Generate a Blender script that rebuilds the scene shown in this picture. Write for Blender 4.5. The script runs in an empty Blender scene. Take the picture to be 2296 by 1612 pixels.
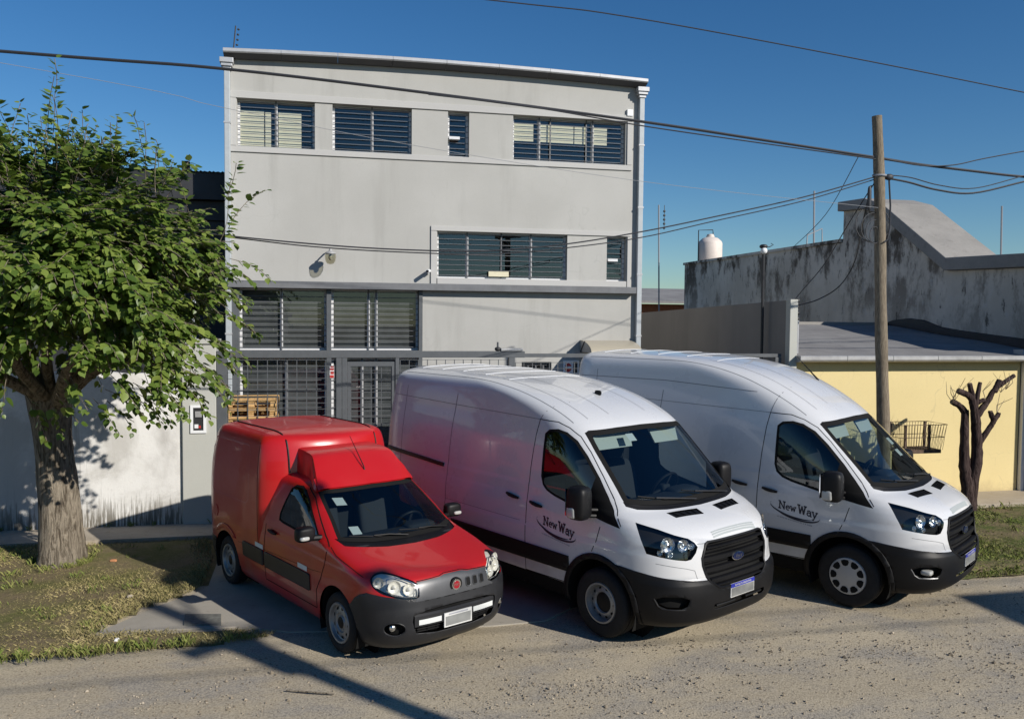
import bpy, bmesh, math, random
import numpy as np
from mathutils import Vector, Matrix, Euler
from mathutils.bvhtree import BVHTree

scene = bpy.context.scene
COL = scene.collection
rad = math.radians

# ------------------------------------------------------------------ camera
# world: X runs along the street front, Y goes from the street into the lots, Z up
CAM_H, PITCH, ROLL, YAW = 3.2203, 0.04759, 0.00911, rad(12.280)
cam = bpy.data.cameras.new("camera")
cam.sensor_width = 36.0
cam.lens = 36.0 * 1900.7 / 2296.0
cam.clip_start = 0.1
cam.clip_end = 2000.0
camera = bpy.data.objects.new("camera", cam)
COL.objects.link(camera)
_f = Vector((0, math.cos(PITCH), -math.sin(PITCH)))
_r = Vector((1, 0, 0)); _u = Vector((0, math.sin(PITCH), math.cos(PITCH)))
_R = _r * math.cos(ROLL) + _u * math.sin(ROLL)
_U = -_r * math.sin(ROLL) + _u * math.cos(ROLL)
_m = Matrix((( _R.x, _U.x, -_f.x, 0), (_R.y, _U.y, -_f.y, 0), (_R.z, _U.z, -_f.z, 0), (0, 0, 0, 1)))
camera.matrix_world = Matrix.Translation((0, 0, CAM_H)) @ Matrix.Rotation(-YAW, 4, 'Z') @ _m
scene.camera = camera

# ------------------------------------------------------------------ sky and sun
SUN_AZ, SUN_EL = rad(40.0), rad(28.0)        # sun stands behind the camera, to its right
to_sun = Vector((math.sin(SUN_AZ) * math.cos(SUN_EL), -math.cos(SUN_AZ) * math.cos(SUN_EL), math.sin(SUN_EL)))
world = bpy.data.worlds.new("World")
scene.world = world
world.use_nodes = True
_nt = world.node_tree
_bg = _nt.nodes["Background"]
_sky = _nt.nodes.new("ShaderNodeTexSky")
_sky.sky_type = 'NISHITA'
_sky.sun_disc = False
_sky.sun_elevation = SUN_EL
_sky.sun_rotation = math.pi - SUN_AZ
_sky.altitude = 0.0
_sky.air_density = 1.0
_sky.dust_density = 0.05
_sky.ozone_density = 2.5
_hs = _nt.nodes.new("ShaderNodeHueSaturation")
_hs.inputs["Saturation"].default_value = 1.28
_nt.links.new(_sky.outputs[0], _hs.inputs["Color"])
_wb = _nt.nodes.new("ShaderNodeVectorMath"); _wb.operation = 'MULTIPLY'      # camera white balance on the whole sky
_wb.inputs[1].default_value = (0.75, 0.93, 1.08)
_nt.links.new(_hs.outputs[0], _wb.inputs[0])
_nt.links.new(_wb.outputs[0], _bg.inputs[0])
_bg.inputs[1].default_value = 0.074
_sl = bpy.data.lights.new("sun", 'SUN')
_sl.energy = 5.0
_sl.angle = rad(0.53)
_sl.color = (1.0, 0.945, 0.86)
sun = bpy.data.objects.new("sun", _sl)
COL.objects.link(sun)
sun.location = (20, -20, 30)
sun.rotation_euler = to_sun.to_track_quat('Z', 'Y').to_euler()
scene.view_settings.view_transform = 'Standard'
scene.view_settings.look = 'None'
scene.view_settings.gamma = 1.0
scene.view_settings.use_curve_mapping = False
scene.view_settings.exposure = 0.12
scene.cycles.max_bounces = 10
scene.cycles.transparent_max_bounces = 24
scene.cycles.caustics_reflective = False
scene.cycles.caustics_refractive = False

# ------------------------------------------------------------------ helpers
def tag(o, label=None, cat=None, group=None, kind=None):
    if label: o["label"] = label
    if cat: o["category"] = cat
    if group: o["group"] = group
    if kind: o["kind"] = kind
    return o

def empty(name, loc=(0, 0, 0), rz=0.0):
    o = bpy.data.objects.new(name, None)
    o.location = loc
    o.rotation_euler = (0, 0, rz)
    o.empty_display_size = 0.2
    COL.objects.link(o)
    return o

def link(name, me, parent=None):
    o = bpy.data.objects.new(name, me)
    COL.objects.link(o)
    if parent is not None:
        o.parent = parent
    return o

def mesh_of(name, v, f, mats, smooth=None, mi=None):
    me = bpy.data.meshes.new(name)
    me.from_pydata([tuple(p) for p in v], [], [tuple(q) for q in f])
    for m in (mats if isinstance(mats, (list, tuple)) else [mats]):
        me.materials.append(m)
    if mi is not None:
        me.polygons.foreach_set("material_index", np.asarray(mi, dtype=np.int32))
    if smooth:
        me.polygons.foreach_set("use_smooth", np.ones(len(me.polygons), dtype=bool))
        if smooth < 3.0:
            me.set_sharp_from_angle(angle=smooth)
    me.update()
    return me

def cross_frame(d):
    d = Vector(d).normalized()
    up = Vector((0, 0, 1)) if abs(d.z) < 0.95 else Vector((1, 0, 0))
    a = d.cross(up).normalized()
    return a, a.cross(d).normalized()

class MB:
    def __init__(s):
        s.v = []; s.f = []; s.m = []
    def add(s, v, f, mi=0):
        n = len(s.v)
        s.v += [tuple(p) for p in v]
        s.f += [tuple(i + n for i in q) for q in f]
        s.m += [mi] * len(f)
        return s
    def box(s, x0, x1, y0, y1, z0, z1, mi=0):
        v = [(x0, y0, z0), (x1, y0, z0), (x1, y1, z0), (x0, y1, z0), (x0, y0, z1), (x1, y0, z1), (x1, y1, z1), (x0, y1, z1)]
        return s.add(v, [(0, 3, 2, 1), (4, 5, 6, 7), (0, 1, 5, 4), (1, 2, 6, 5), (2, 3, 7, 6), (3, 0, 4, 7)], mi)
    def bar(s, p, q, w, h=None, mi=0):
        p, q = Vector(p), Vector(q); h = h or w
        a, b = cross_frame(q - p)
        a = a * w / 2; b = b * h / 2
        v = [p - a - b, p + a - b, p + a + b, p - a + b, q - a - b, q + a - b, q + a + b, q - a + b]
        return s.add(v, [(0, 3, 2, 1), (4, 5, 6, 7), (0, 1, 5, 4), (1, 2, 6, 5), (2, 3, 7, 6), (3, 0, 4, 7)], mi)
    def tube(s, path, r, n=8, caps=True, mi=0, closed=False):
        path = [Vector(p) for p in path]
        k = len(path)
        rs = r if isinstance(r, (list, tuple)) else [r] * k
        v = []; prev = None
        for i, p in enumerate(path):
            if closed:
                d = path[(i + 1) % k] - path[i - 1]
            else:
                d = path[min(i + 1, k - 1)] - path[max(i - 1, 0)]
            d.normalize()
            if prev is None:
                a, b = cross_frame(d)
            else:
                a = prev - d * prev.dot(d)
                a.normalize(); b = a.cross(d).normalized()
            prev = a
            for j in range(n):
                t = 2 * math.pi * j / n
                v.append(p + (a * math.cos(t) + b * math.sin(t)) * rs[i])
        f = []
        for i in range(k if closed else k - 1):
            i2 = (i + 1) % k
            for j in range(n):
                f.append((i * n + j, i * n + (j + 1) % n, i2 * n + (j + 1) % n, i2 * n + j))
        if caps and not closed:
            f.append(tuple(range(n))); f.append(tuple((k - 1) * n + j for j in reversed(range(n))))
        return s.add(v, f, mi)
    def lathe(s, prof, n=24, origin=(0, 0, 0), axis='Z', mi=0, a0=0.0, a1=2 * math.pi):
        o = Vector(origin); v = []; full = abs(a1 - a0 - 2 * math.pi) < 1e-6
        cnt = n if full else n + 1
        for j in range(cnt):
            t = a0 + (a1 - a0) * j / n
            c, q = math.cos(t), math.sin(t)
            for r, h in prof:
                p = {'Z': (r * c, r * q, h), 'Y': (r * c, h, r * q), 'X': (h, r * c, r * q)}[axis]
                v.append(o + Vector(p))
        k = len(prof); f = []
        for j in range(n):
            j2 = (j + 1) % cnt
            for i in range(k - 1):
                f.append((j * k + i, j2 * k + i, j2 * k + i + 1, j * k + i + 1))
        return s.add(v, f, mi)
    def sup(s, c, r, e1=0.35, e2=0.35, nu=20, nv=12, rot=None, mi=0):
        # superellipsoid: rounded box / cushion
        def sp(w, e): return math.copysign(abs(w) ** e, w)
        v = []
        M = rot or Matrix.Identity(3)
        for i in range(nv + 1):
            a = -math.pi / 2 + math.pi * i / nv
            for j in range(nu):
                b = 2 * math.pi * j / nu
                p = Vector((r[0] * sp(math.cos(a), e1) * sp(math.cos(b), e2), r[1] * sp(math.cos(a), e1) * sp(math.sin(b), e2), r[2] * sp(math.sin(a), e1)))
                v.append(Vector(c) + M @ p)
        f = []
        for i in range(nv):
            for j in range(nu):
                f.append((i * nu + j, i * nu + (j + 1) % nu, (i + 1) * nu + (j + 1) % nu, (i + 1) * nu + j))
        return s.add(v, f, mi)
    def prism(s, poly, y0, y1, mi=0, plane='XZ'):
        n = len(poly)
        if plane == 'XZ':
            v = [(a, y0, b) for a, b in poly] + [(a, y1, b) for a, b in poly]
        elif plane == 'XY':
            v = [(a, b, y0) for a, b in poly] + [(a, b, y1) for a, b in poly]
        else:
            v = [(y0, a, b) for a, b in poly] + [(y1, a, b) for a, b in poly]
        f = [tuple(range(n)), tuple(reversed(range(n, 2 * n)))]
        for i in range(n):
            j = (i + 1) % n
            f.append((i, i + n, j + n, j))
        return s.add(v, f, mi)
    def build(s, name, mats, parent=None, smooth=0.6, bevel=0.0, fix=True):
        me = mesh_of(name, s.v, s.f, mats, None, s.m)
        if fix:
            bm = bmesh.new(); bm.from_mesh(me)
            bmesh.ops.recalc_face_normals(bm, faces=bm.faces)
            bm.to_mesh(me); bm.free()
        if smooth:
            me.polygons.foreach_set("use_smooth", np.ones(len(me.polygons), dtype=bool))
            me.set_sharp_from_angle(angle=smooth)
        o = link(name, me, parent)
        if bevel:
            b = o.modifiers.new("bevel", 'BEVEL'); b.width = bevel; b.segments = 2; b.limit_method = 'ANGLE'; b.angle_limit = 0.7
        return o

def copy_tree(o, parent=None):
    c = o.copy(); COL.objects.link(c); c.parent = parent
    for ch in list(o.children):
        copy_tree(ch, c)
    return c

def rrect(x0, x1, z0, z1, r, n=4):
    p = []
    for cx, cz, a in ((x1 - r, z1 - r, 0), (x0 + r, z1 - r, 90), (x0 + r, z0 + r, 180), (x1 - r, z0 + r, 270)):
        for i in range(n + 1):
            t = rad(a + 90 * i / n)
            p.append((cx + r * math.cos(t), cz + r * math.sin(t)))
    return p

def smooth_poly(pts, it=2):
    # Chaikin corner cutting of a closed polygon
    for _ in range(it):
        q = []
        for i in range(len(pts)):
            a, b = pts[i], pts[(i + 1) % len(pts)]
            q.append((a[0] * .75 + b[0] * .25, a[1] * .75 + b[1] * .25))
            q.append((a[0] * .25 + b[0] * .75, a[1] * .25 + b[1] * .75))
        pts = q
    return pts

def in_poly(x, y, P):
    c = False; j = len(P) - 1
    for i in range(len(P)):
        xi, yi = P[i]; xj, yj = P[j]
        if (yi > y) != (yj > y) and x < (xj - xi) * (y - yi) / (yj - yi) + xi:
            c = not c
        j = i
    return c

def densify(P, step, closed=False):
    out = []
    k = len(P)
    for i in range(k if closed else k - 1):
        a, b = Vector(P[i]), Vector(P[(i + 1) % k])
        n = max(1, int((b - a).length / step))
        out += [tuple(a.lerp(b, j / n)) for j in range(n)]
    if not closed: out.append(tuple(P[-1]))
    return out

# ------------------------------------------------------------------ materials
def _bsdf(m):
    return m.node_tree.nodes["Principled BSDF"]

def pmat(name, col, rough=0.5, metal=0.0, coat=0.0, spec=0.5, noise=None, bump=None, emit=None):
    """plain procedural material; noise=(scale, amount, detail) varies the colour, bump=(scale, strength)"""
    m = bpy.data.materials.new(name); m.use_nodes = True
    nt = m.node_tree; b = _bsdf(m)
    b.inputs["Base Color"].default_value = (*col, 1)
    b.inputs["Roughness"].default_value = rough
    b.inputs["Metallic"].default_value = metal
    b.inputs["Specular IOR Level"].default_value = spec
    if coat:
        b.inputs["Coat Weight"].default_value = coat
        b.inputs["Coat Roughness"].default_value = 0.03
    if noise or bump:
        tc = nt.nodes.new("ShaderNodeTexCoord")
    if noise:
        sc, am, det = noise
        n = nt.nodes.new("ShaderNodeTexNoise"); n.inputs["Scale"].default_value = sc; n.inputs["Detail"].default_value = det
        n.inputs["Roughness"].default_value = 0.65
        nt.links.new(tc.outputs["Object"], n.inputs["Vector"])
        r = nt.nodes.new("ShaderNodeMapRange"); r.inputs["From Min"].default_value = 0.3; r.inputs["From Max"].default_value = 0.7
        r.inputs["To Min"].default_value = 1 - am; r.inputs["To Max"].default_value = 1 + am
        nt.links.new(n.outputs["Fac"], r.inputs["Value"])
        mx = nt.nodes.new("ShaderNodeVectorMath"); mx.operation = 'SCALE'
        mx.inputs[0].default_value = col
        nt.links.new(r.outputs[0], mx.inputs["Scale"])
        nt.links.new(mx.outputs[0], b.inputs["Base Color"])
    if bump:
        n2 = nt.nodes.new("ShaderNodeTexNoise"); n2.inputs["Scale"].default_value = bump[0]; n2.inputs["Detail"].default_value = 6
        nt.links.new(tc.outputs["Object"], n2.inputs["Vector"])
        bp = nt.nodes.new("ShaderNodeBump"); bp.inputs["Strength"].default_value = bump[1]; bp.inputs["Distance"].default_value = 0.01
        nt.links.new(n2.outputs["Fac"], bp.inputs["Height"])
        nt.links.new(bp.outputs[0], b.inputs["Normal"])
    if emit:
        b.inputs["Emission Color"].default_value = (*col, 1); b.inputs["Emission Strength"].default_value = emit
    return m

def glass_mat(name, tint=(0.7, 0.78, 0.78), refl=1.0, rough=0.0, ior=1.5):
    m = bpy.data.materials.new(name); m.use_nodes = True
    nt = m.node_tree; nt.nodes.clear()
    out = nt.nodes.new("ShaderNodeOutputMaterial")
    tr = nt.nodes.new("ShaderNodeBsdfTransparent"); tr.inputs[0].default_value = (*tint, 1)
    gl = nt.nodes.new("ShaderNodeBsdfGlossy"); gl.inputs["Roughness"].default_value = rough
    gl.inputs[0].default_value = (refl, refl, refl, 1)
    # Schlick reflectance from both sides of the sheet
    ge = nt.nodes.new("ShaderNodeNewGeometry"); dt = nt.nodes.new("ShaderNodeVectorMath"); dt.operation = 'DOT_PRODUCT'
    nt.links.new(ge.outputs["Normal"], dt.inputs[0]); nt.links.new(ge.outputs["Incoming"], dt.inputs[1])
    def mth(op, a, b):
        q = nt.nodes.new("ShaderNodeMath"); q.operation = op
        for i, x in enumerate((a, b)):
            if isinstance(x, (int, float)): q.inputs[i].default_value = x
            else: nt.links.new(x, q.inputs[i])
        return q
    f0 = ((ior - 1) / (ior + 1)) ** 2 * 1.8
    ab = mth('ABSOLUTE', dt.outputs["Value"], 0.0)
    pw = mth('POWER', mth('SUBTRACT', 1.0, ab.outputs[0]).outputs[0], 5.0)
    fr = mth('ADD', mth('MULTIPLY', pw.outputs[0], 1 - f0).outputs[0], f0)
    mx = nt.nodes.new("ShaderNodeMixShader")
    nt.links.new(fr.outputs[0], mx.inputs[0]); nt.links.new(tr.outputs[0], mx.inputs[1]); nt.links.new(gl.outputs[0], mx.inputs[2])
    nt.links.new(mx.outputs[0], out.inputs[0])
    return m

class G:
    """small node-graph builder for the surfaces that need layered dirt"""
    def __init__(s, name, rough=0.8, spec=0.3):
        s.m = bpy.data.materials.new(name); s.m.use_nodes = True
        s.nt = s.m.node_tree; s.b = _bsdf(s.m)
        s.b.inputs["Roughness"].default_value = rough; s.b.inputs["Specular IOR Level"].default_value = spec
        s.tc = s.nt.nodes.new("ShaderNodeTexCoord").outputs["Object"]
    def n(s, t): return s.nt.nodes.new(t)
    def l(s, a, b): s.nt.links.new(a, b)
    def map(s, sc=(1, 1, 1), loc=(0, 0, 0), rot=(0, 0, 0)):
        q = s.n("ShaderNodeMapping"); q.inputs["Scale"].default_value = sc; q.inputs["Location"].default_value = loc; q.inputs["Rotation"].default_value = rot
        s.l(s.tc, q.inputs["Vector"]); return q.outputs[0]
    def noise(s, scale, detail=5, rough=0.6, vec=None, dist=0.0):
        q = s.n("ShaderNodeTexNoise"); q.inputs["Scale"].default_value = scale; q.inputs["Detail"].default_value = detail
        q.inputs["Roughness"].default_value = rough; q.inputs["Distortion"].default_value = dist
        s.l(vec if vec is not None else s.tc, q.inputs["Vector"]); return q.outputs["Fac"]
    def voro(s, scale, vec=None, feat='F1'):
        q = s.n("ShaderNodeTexVoronoi"); q.inputs["Scale"].default_value = scale; q.feature = feat
        s.l(vec if vec is not None else s.tc, q.inputs["Vector"]); return q
    def rng(s, v, a, b, c=0.0, d=1.0):
        q = s.n("ShaderNodeMapRange"); q.interpolation_type = 'SMOOTHSTEP'
        for i, x in zip(("From Min", "From Max", "To Min", "To Max"), (a, b, c, d)): q.inputs[i].default_value = x
        s.l(v, q.inputs["Value"]); return q.outputs[0]
    def math(s, op, a, b):
        q = s.n("ShaderNodeMath"); q.operation = op
        for i, x in enumerate((a, b)):
            if isinstance(x, (int, float)): q.inputs[i].default_value = x
            else: s.l(x, q.inputs[i])
        return q.outputs[0]
    def mix(s, fac, a, b):
        q = s.n("ShaderNodeMix"); q.data_type = 'RGBA'
        for k, x in (("Factor", fac), ("A", a), ("B", b)):
            i = [z for z in q.inputs if z.name == k and (k == "Factor" and z.type == 'VALUE' or k != "Factor" and z.type == 'RGBA')][0]
            if isinstance(x, (int, float)): i.default_value = x
            elif isinstance(x, tuple): i.default_value = (*x, 1)
            else: s.l(x, i)
        return [z for z in q.outputs if z.type == 'RGBA'][0]
    def sep(s):
        q = s.n("ShaderNodeSeparateXYZ"); s.l(s.tc, q.inputs[0]); return q.outputs
    def col(s, c): s.l(c, s.b.inputs["Base Color"])
    def bump(s, h, strength=0.4, dist=0.01):
        q = s.n("ShaderNodeBump"); q.inputs["Strength"].default_value = strength; q.inputs["Distance"].default_value = dist
        s.l(h, q.inputs["Height"]); s.l(q.outputs[0], s.b.inputs["Normal"])

M = {}
def paint(name, col, dirt, rough=0.3, coat=0.7):
    g = G(name, rough, 0.5)
    a = g.noise(2.2, 6, 0.6)
    b = g.noise(40, 3, 0.6)
    z = g.sep()[2]
    low = g.rng(z, 0.95, 0.25, 0.0, 0.7)
    k = g.math('MULTIPLY', low, g.rng(a, 0.35, 0.7))
    k = g.math('ADD', k, g.rng(b, 0.5, 0.9, 0.0, 0.05))
    g.col(g.mix(k, col, dirt))
    g.b.inputs["Coat Weight"].default_value = coat
    g.b.inputs["Coat Roughness"].default_value = 0.04
    g.l(g.rng(a, 0.3, 0.7, rough - .06, rough + .08), g.b.inputs["Roughness"])
    return g.m
M['white_paint'] = paint('white_paint', (0.60, 0.605, 0.615), (0.36, 0.33, 0.28))
M['red_paint'] = paint('red_paint', (0.42, 0.009, 0.010), (0.24, 0.08, 0.06), 0.34, 0.4)
M['black_trim'] = pmat('black_trim', (0.006, 0.006, 0.007), 0.5, spec=0.25, noise=(9, .15, 4))
M['grey_trim'] = pmat('grey_trim', (0.019, 0.0195, 0.022), 0.46, spec=0.35, noise=(6, .18, 5))
M['gap'] = pmat('panel_gap', (0.012, 0.012, 0.012), 0.8, spec=0.1)
M['interior'] = pmat('interior_plastic', (0.022, 0.024, 0.028), 0.75, spec=0.2)
M['seat'] = pmat('seat_fabric', (0.04, 0.043, 0.05), 0.9, spec=0.1)
M['visor'] = pmat('visor_vinyl', (0.45, 0.47, 0.44), 0.7)
M['rubber'] = pmat('tyre_rubber', (0.016, 0.016, 0.017), 0.75, spec=0.3, noise=(14, .3, 4))
M['silver'] = pmat('wheel_silver', (0.30, 0.305, 0.31), 0.42, metal=0.55, noise=(12, .15, 4))
M['cover'] = pmat('wheel_cover_grey', (0.42, 0.43, 0.44), 0.4, metal=0.3)
M['chrome'] = pmat('chrome', (0.85, 0.86, 0.87), 0.08, metal=1.0)
M['chrome_soft'] = pmat('chrome_soft', (0.72, 0.73, 0.73), 0.22, metal=1.0)
M['glass'] = glass_mat('clear_glass', (0.62, 0.70, 0.70))
M['tint'] = glass_mat('tinted_glass', (0.36, 0.40, 0.41))
M['dark_tint'] = glass_mat('dark_tint', (0.14, 0.155, 0.16))
M['lens'] = glass_mat('lamp_lens', (0.93, 0.95, 0.95), ior=1.45)
M['lens_frost'] = glass_mat('frosted_lens', (0.97, 0.97, 0.95), ior=1.4, rough=.12)
M['pane'] = glass_mat('window_glass', (0.90, 0.93, 0.94), ior=1.6)
M['shop_glass'] = glass_mat('shop_glass', (0.72, 0.76, 0.78), ior=1.5)
M['orange_lens'] = pmat('orange_lens', (0.75, 0.3, 0.05), 0.15)
M['white_lens'] = pmat('white_lens', (0.42, 0.42, 0.40), 0.12, coat=0.5)
M['plate'] = pmat('plate_grey', (0.20, 0.205, 0.20), 0.5, noise=(5, .2, 2))
M['plate_white'] = pmat('plate_white', (0.6, 0.6, 0.585), 0.5)
M['plate_blue'] = pmat('plate_blue', (0.02, 0.03, 0.32), 0.4)
M['ink'] = pmat('decal_ink', (0.012, 0.014, 0.03), 0.4)
M['ink_grey'] = pmat('decal_grey', (0.32, 0.33, 0.36), 0.5)
M['sticker'] = pmat('sticker_grey', (0.34, 0.37, 0.37), 0.5)
M['emblem_blue'] = pmat('emblem_blue', (0.004, 0.010, 0.05), 0.25, coat=0.5)
M['emblem_red'] = pmat('emblem_red', (0.28, 0.01, 0.02), 0.3)
M['white_sticker'] = pmat('white_sticker', (0.62, 0.64, 0.63), 0.5)
# ------------------------------------------------------------------ surface materials
def m_road():
    g = G('gravel_road', .95, .15)
    a = g.noise(.6, 4, .6, g.map((.35, 1.2, 1))); b = g.noise(1.6, 6, .65, g.map((.6, 1.1, 1))); c = g.noise(55, 4, .65)
    v = g.voro(55); sp = g.rng(v.outputs["Distance"], .0, .35)
    v2 = g.voro(38, g.map((1, 1, 1), (3, 7, 0)))
    big = g.rng(v2.outputs["Distance"], .06, .22)
    c1 = g.mix(g.rng(a, .35, .65), (.36, .305, .218), (.46, .395, .285))
    c2 = g.mix(g.rng(b, .4, .68), c1, (.275, .255, .225))
    c3 = g.mix(g.math('MULTIPLY', g.rng(c, .42, .66, .0, .6), 1.0), c2, (.53, .455, .335))
    c4 = g.mix(g.math('MULTIPLY', g.rng(c, .5, .34), .5), c3, (.17, .138, .098))
    pat = g.rng(g.noise(1.1, 3, .6), .45, .62)
    dark = g.math('MULTIPLY', g.math('SUBTRACT', 1.0, big), g.math('MULTIPLY', pat, .8))
    g.col(g.mix(dark, c4, (.14, .118, .094)))
    h = g.math('ADD', g.math('MULTIPLY', c, .6), g.math('MULTIPLY', sp, .4))
    g.bump(h, .6, .015)
    return g.m
def m_concrete(name, c1, c2, sc=1.0, st=(.16, .14, .12), crack=True):
    g = G(name, .9, .2)
    a = g.noise(1.3 * sc, 6, .65); b = g.noise(9 * sc, 5, .6); c = g.noise(90 * sc, 3, .6)
    q = g.mix(g.rng(a, .3, .7), c1, c2)
    q = g.mix(g.math('MULTIPLY', g.rng(b, .55, .8), .5), q, st)
    q = g.mix(g.math('MULTIPLY', g.rng(c, .45, .7), .25), q, st)
    if crack:
        v = g.voro(.9 * sc, g.map((1, 1, 1), (2, 3, 1)), 'DISTANCE_TO_EDGE')
        q = g.mix(g.math('MULTIPLY', g.rng(v.outputs["Distance"], .012, .0), .55), q, (.07, .06, .05))
    g.col(q); g.bump(c, .35, .006)
    return g.m
def m_soil(name, green):
    g = G(name, 1.0, .1)
    a = g.noise(1.6, 5, .6); b = g.noise(14, 6, .7); c = g.noise(60, 4, .7)
    q = g.mix(g.rng(a, .35, .65), (.20, .155, .095), green)
    q = g.mix(g.rng(b, .45, .7), q, (.20, .165, .085))
    q = g.mix(g.math('MULTIPLY', g.rng(c, .45, .7), .5), q, (.05, .045, .025))
    g.col(q); g.bump(b, .9, .03)
    return g.m
def m_stucco(name, c1, c2, grain=70, rough=.9, streak=None, sc=.6, amt=.5, crack=0, splash=None):
    g = G(name, rough, .2)
    a = g.noise(sc, 6, .6); b = g.noise(grain, 4, .6)
    v = g.noise(1.0, 5, .65, g.map((2.2, 2.2, .25)))
    q = g.mix(g.rng(a, .3, .7), c1, c2)
    if streak:
        q = g.mix(g.math('MULTIPLY', g.rng(v, .5, .72), amt), q, streak)
        v3 = g.noise(1.0, 7, .75, g.map((5.5, 5.5, .3), (3, 1, 2)))
        q = g.mix(g.math('MULTIPLY', g.rng(v3, .6, .72), amt * .55), q, tuple(x * .8 for x in streak))
    if crack:
        w = g.n("ShaderNodeVectorMath"); w.operation = 'ADD'; g.l(g.map((.55, .55, .4), (1.3, 0, .7)), w.inputs[0])
        nz = g.n("ShaderNodeTexNoise"); nz.inputs["Scale"].default_value = 2.5; g.l(g.tc, nz.inputs["Vector"]); sc2 = g.n("ShaderNodeVectorMath"); sc2.operation = 'SCALE'; sc2.inputs["Scale"].default_value = .35
        g.l(nz.outputs["Color"], sc2.inputs[0]); g.l(sc2.outputs[0], w.inputs[1])
        vc = g.voro(1.0, w.outputs[0], 'DISTANCE_TO_EDGE')
        q = g.mix(g.math('MULTIPLY', g.rng(vc.outputs["Distance"], .006, .0), g.math('MULTIPLY', g.rng(a, .45, .6), crack)), q, (.14, .135, .125))
    if splash:
        zz_ = g.sep()[2]; ns = g.noise(3.5, 6, .7)
        q = g.mix(g.math('MULTIPLY', g.rng(g.math('ADD', g.math('MULTIPLY', zz_, -1.6), ns), .05, .5), .55), q, splash)
    q = g.mix(g.math('MULTIPLY', g.rng(b, .5, .8), .18), q, (.2, .19, .17))
    g.col(q); g.bump(b, .25, .006)
    return g.m
def m_oldwall():
    g = G('weathered_concrete', .95, .15)
    a = g.noise(.5, 6, .65); b = g.noise(3.0, 7, .7); st = g.noise(1.0, 7, .7, g.map((1.2, 1.2, .6)))
    st2 = g.noise(2.2, 8, .75, g.map((2.2, 2.2, .75), (5, 5, 0)))
    z = g.sep()[2]
    q = g.mix(g.rng(a, .35, .65), (.50, .46, .40), (.64, .595, .53))
    up = g.math('ADD', g.rng(z, 2.8, 5.4, .35, .95), 0.0)
    q = g.mix(g.math('MULTIPLY', g.rng(st, .45, .58), up), q, (.085, .07, .055))
    q = g.mix(g.math('MULTIPLY', g.rng(st2, .57, .66), .8), q, (.05, .045, .04))
    q = g.mix(g.math('MULTIPLY', g.rng(b, .56, .68), .5), q, (.50, .50, .50))
    g.col(q); g.bump(b, .6, .03)
    return g.m
def m_whitewall():
    g = G('stained_whitewash', .9, .2)
    a = g.noise(.9, 6, .65, None, .6); b = g.noise(22, 5, .7)
    st = g.noise(2.2, 7, .7, g.map((13, 13, .8)))
    z = g.sep()[2]
    a2 = g.noise(.55, 5, .6, g.map((1, 1, .6), (4, 0, 1)))
    q = g.mix(g.rng(a, .42, .62, 0.0, 1.0), (.70, .69, .665), (.50, .485, .455))
    q = g.mix(g.math('MULTIPLY', g.rng(a2, .5, .6), .75), q, (.40, .385, .36))
    dr = g.noise(1.0, 6, .7, g.map((9, 9, .35)))
    q = g.mix(g.math('MULTIPLY', g.rng(dr, .58, .70), .55), q, (.30, .285, .26))
    q = g.mix(g.math('MULTIPLY', g.rng(b, .55, .78), .4), q, (.38, .36, .34))
    low = g.rng(z, .75, .02)
    q = g.mix(g.math('MULTIPLY', g.rng(g.math('ADD', st, g.math('MULTIPLY', low, .22)), .60, .74), g.math('ADD', g.math('MULTIPLY', low, .85), .12)), q, (.14, .125, .10))
    g.col(q); g.bump(b, .4, .008)
    return g.m
def m_wood(name, c1, c2, sc=(3, 3, .4), grain=18):
    g = G(name, .8, .25)
    a = g.noise(3, 5, .6); b = g.noise(grain, 6, .65, g.map(sc))
    q = g.mix(g.rng(b, .3, .7), c1, c2)
    q = g.mix(g.math('MULTIPLY', g.rng(a, .5, .75), .5), q, tuple(x * .55 for x in c1))
    g.col(q); g.bump(b, .6, .01)
    return g.m
def m_bark(name, c1, c2):
    g = G(name, .95, .1)
    b = g.noise(7, 7, .7, g.map((2.6, 2.6, .45)), .8); c = g.noise(2, 5, .6)
    q = g.mix(g.rng(b, .36, .60), c1, c2)
    q = g.mix(g.math('MULTIPLY', g.rng(c, .45, .7), .4), q, tuple(x * .6 for x in c2))
    g.col(q); g.bump(b, 1.0, .06)
    return g.m
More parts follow.
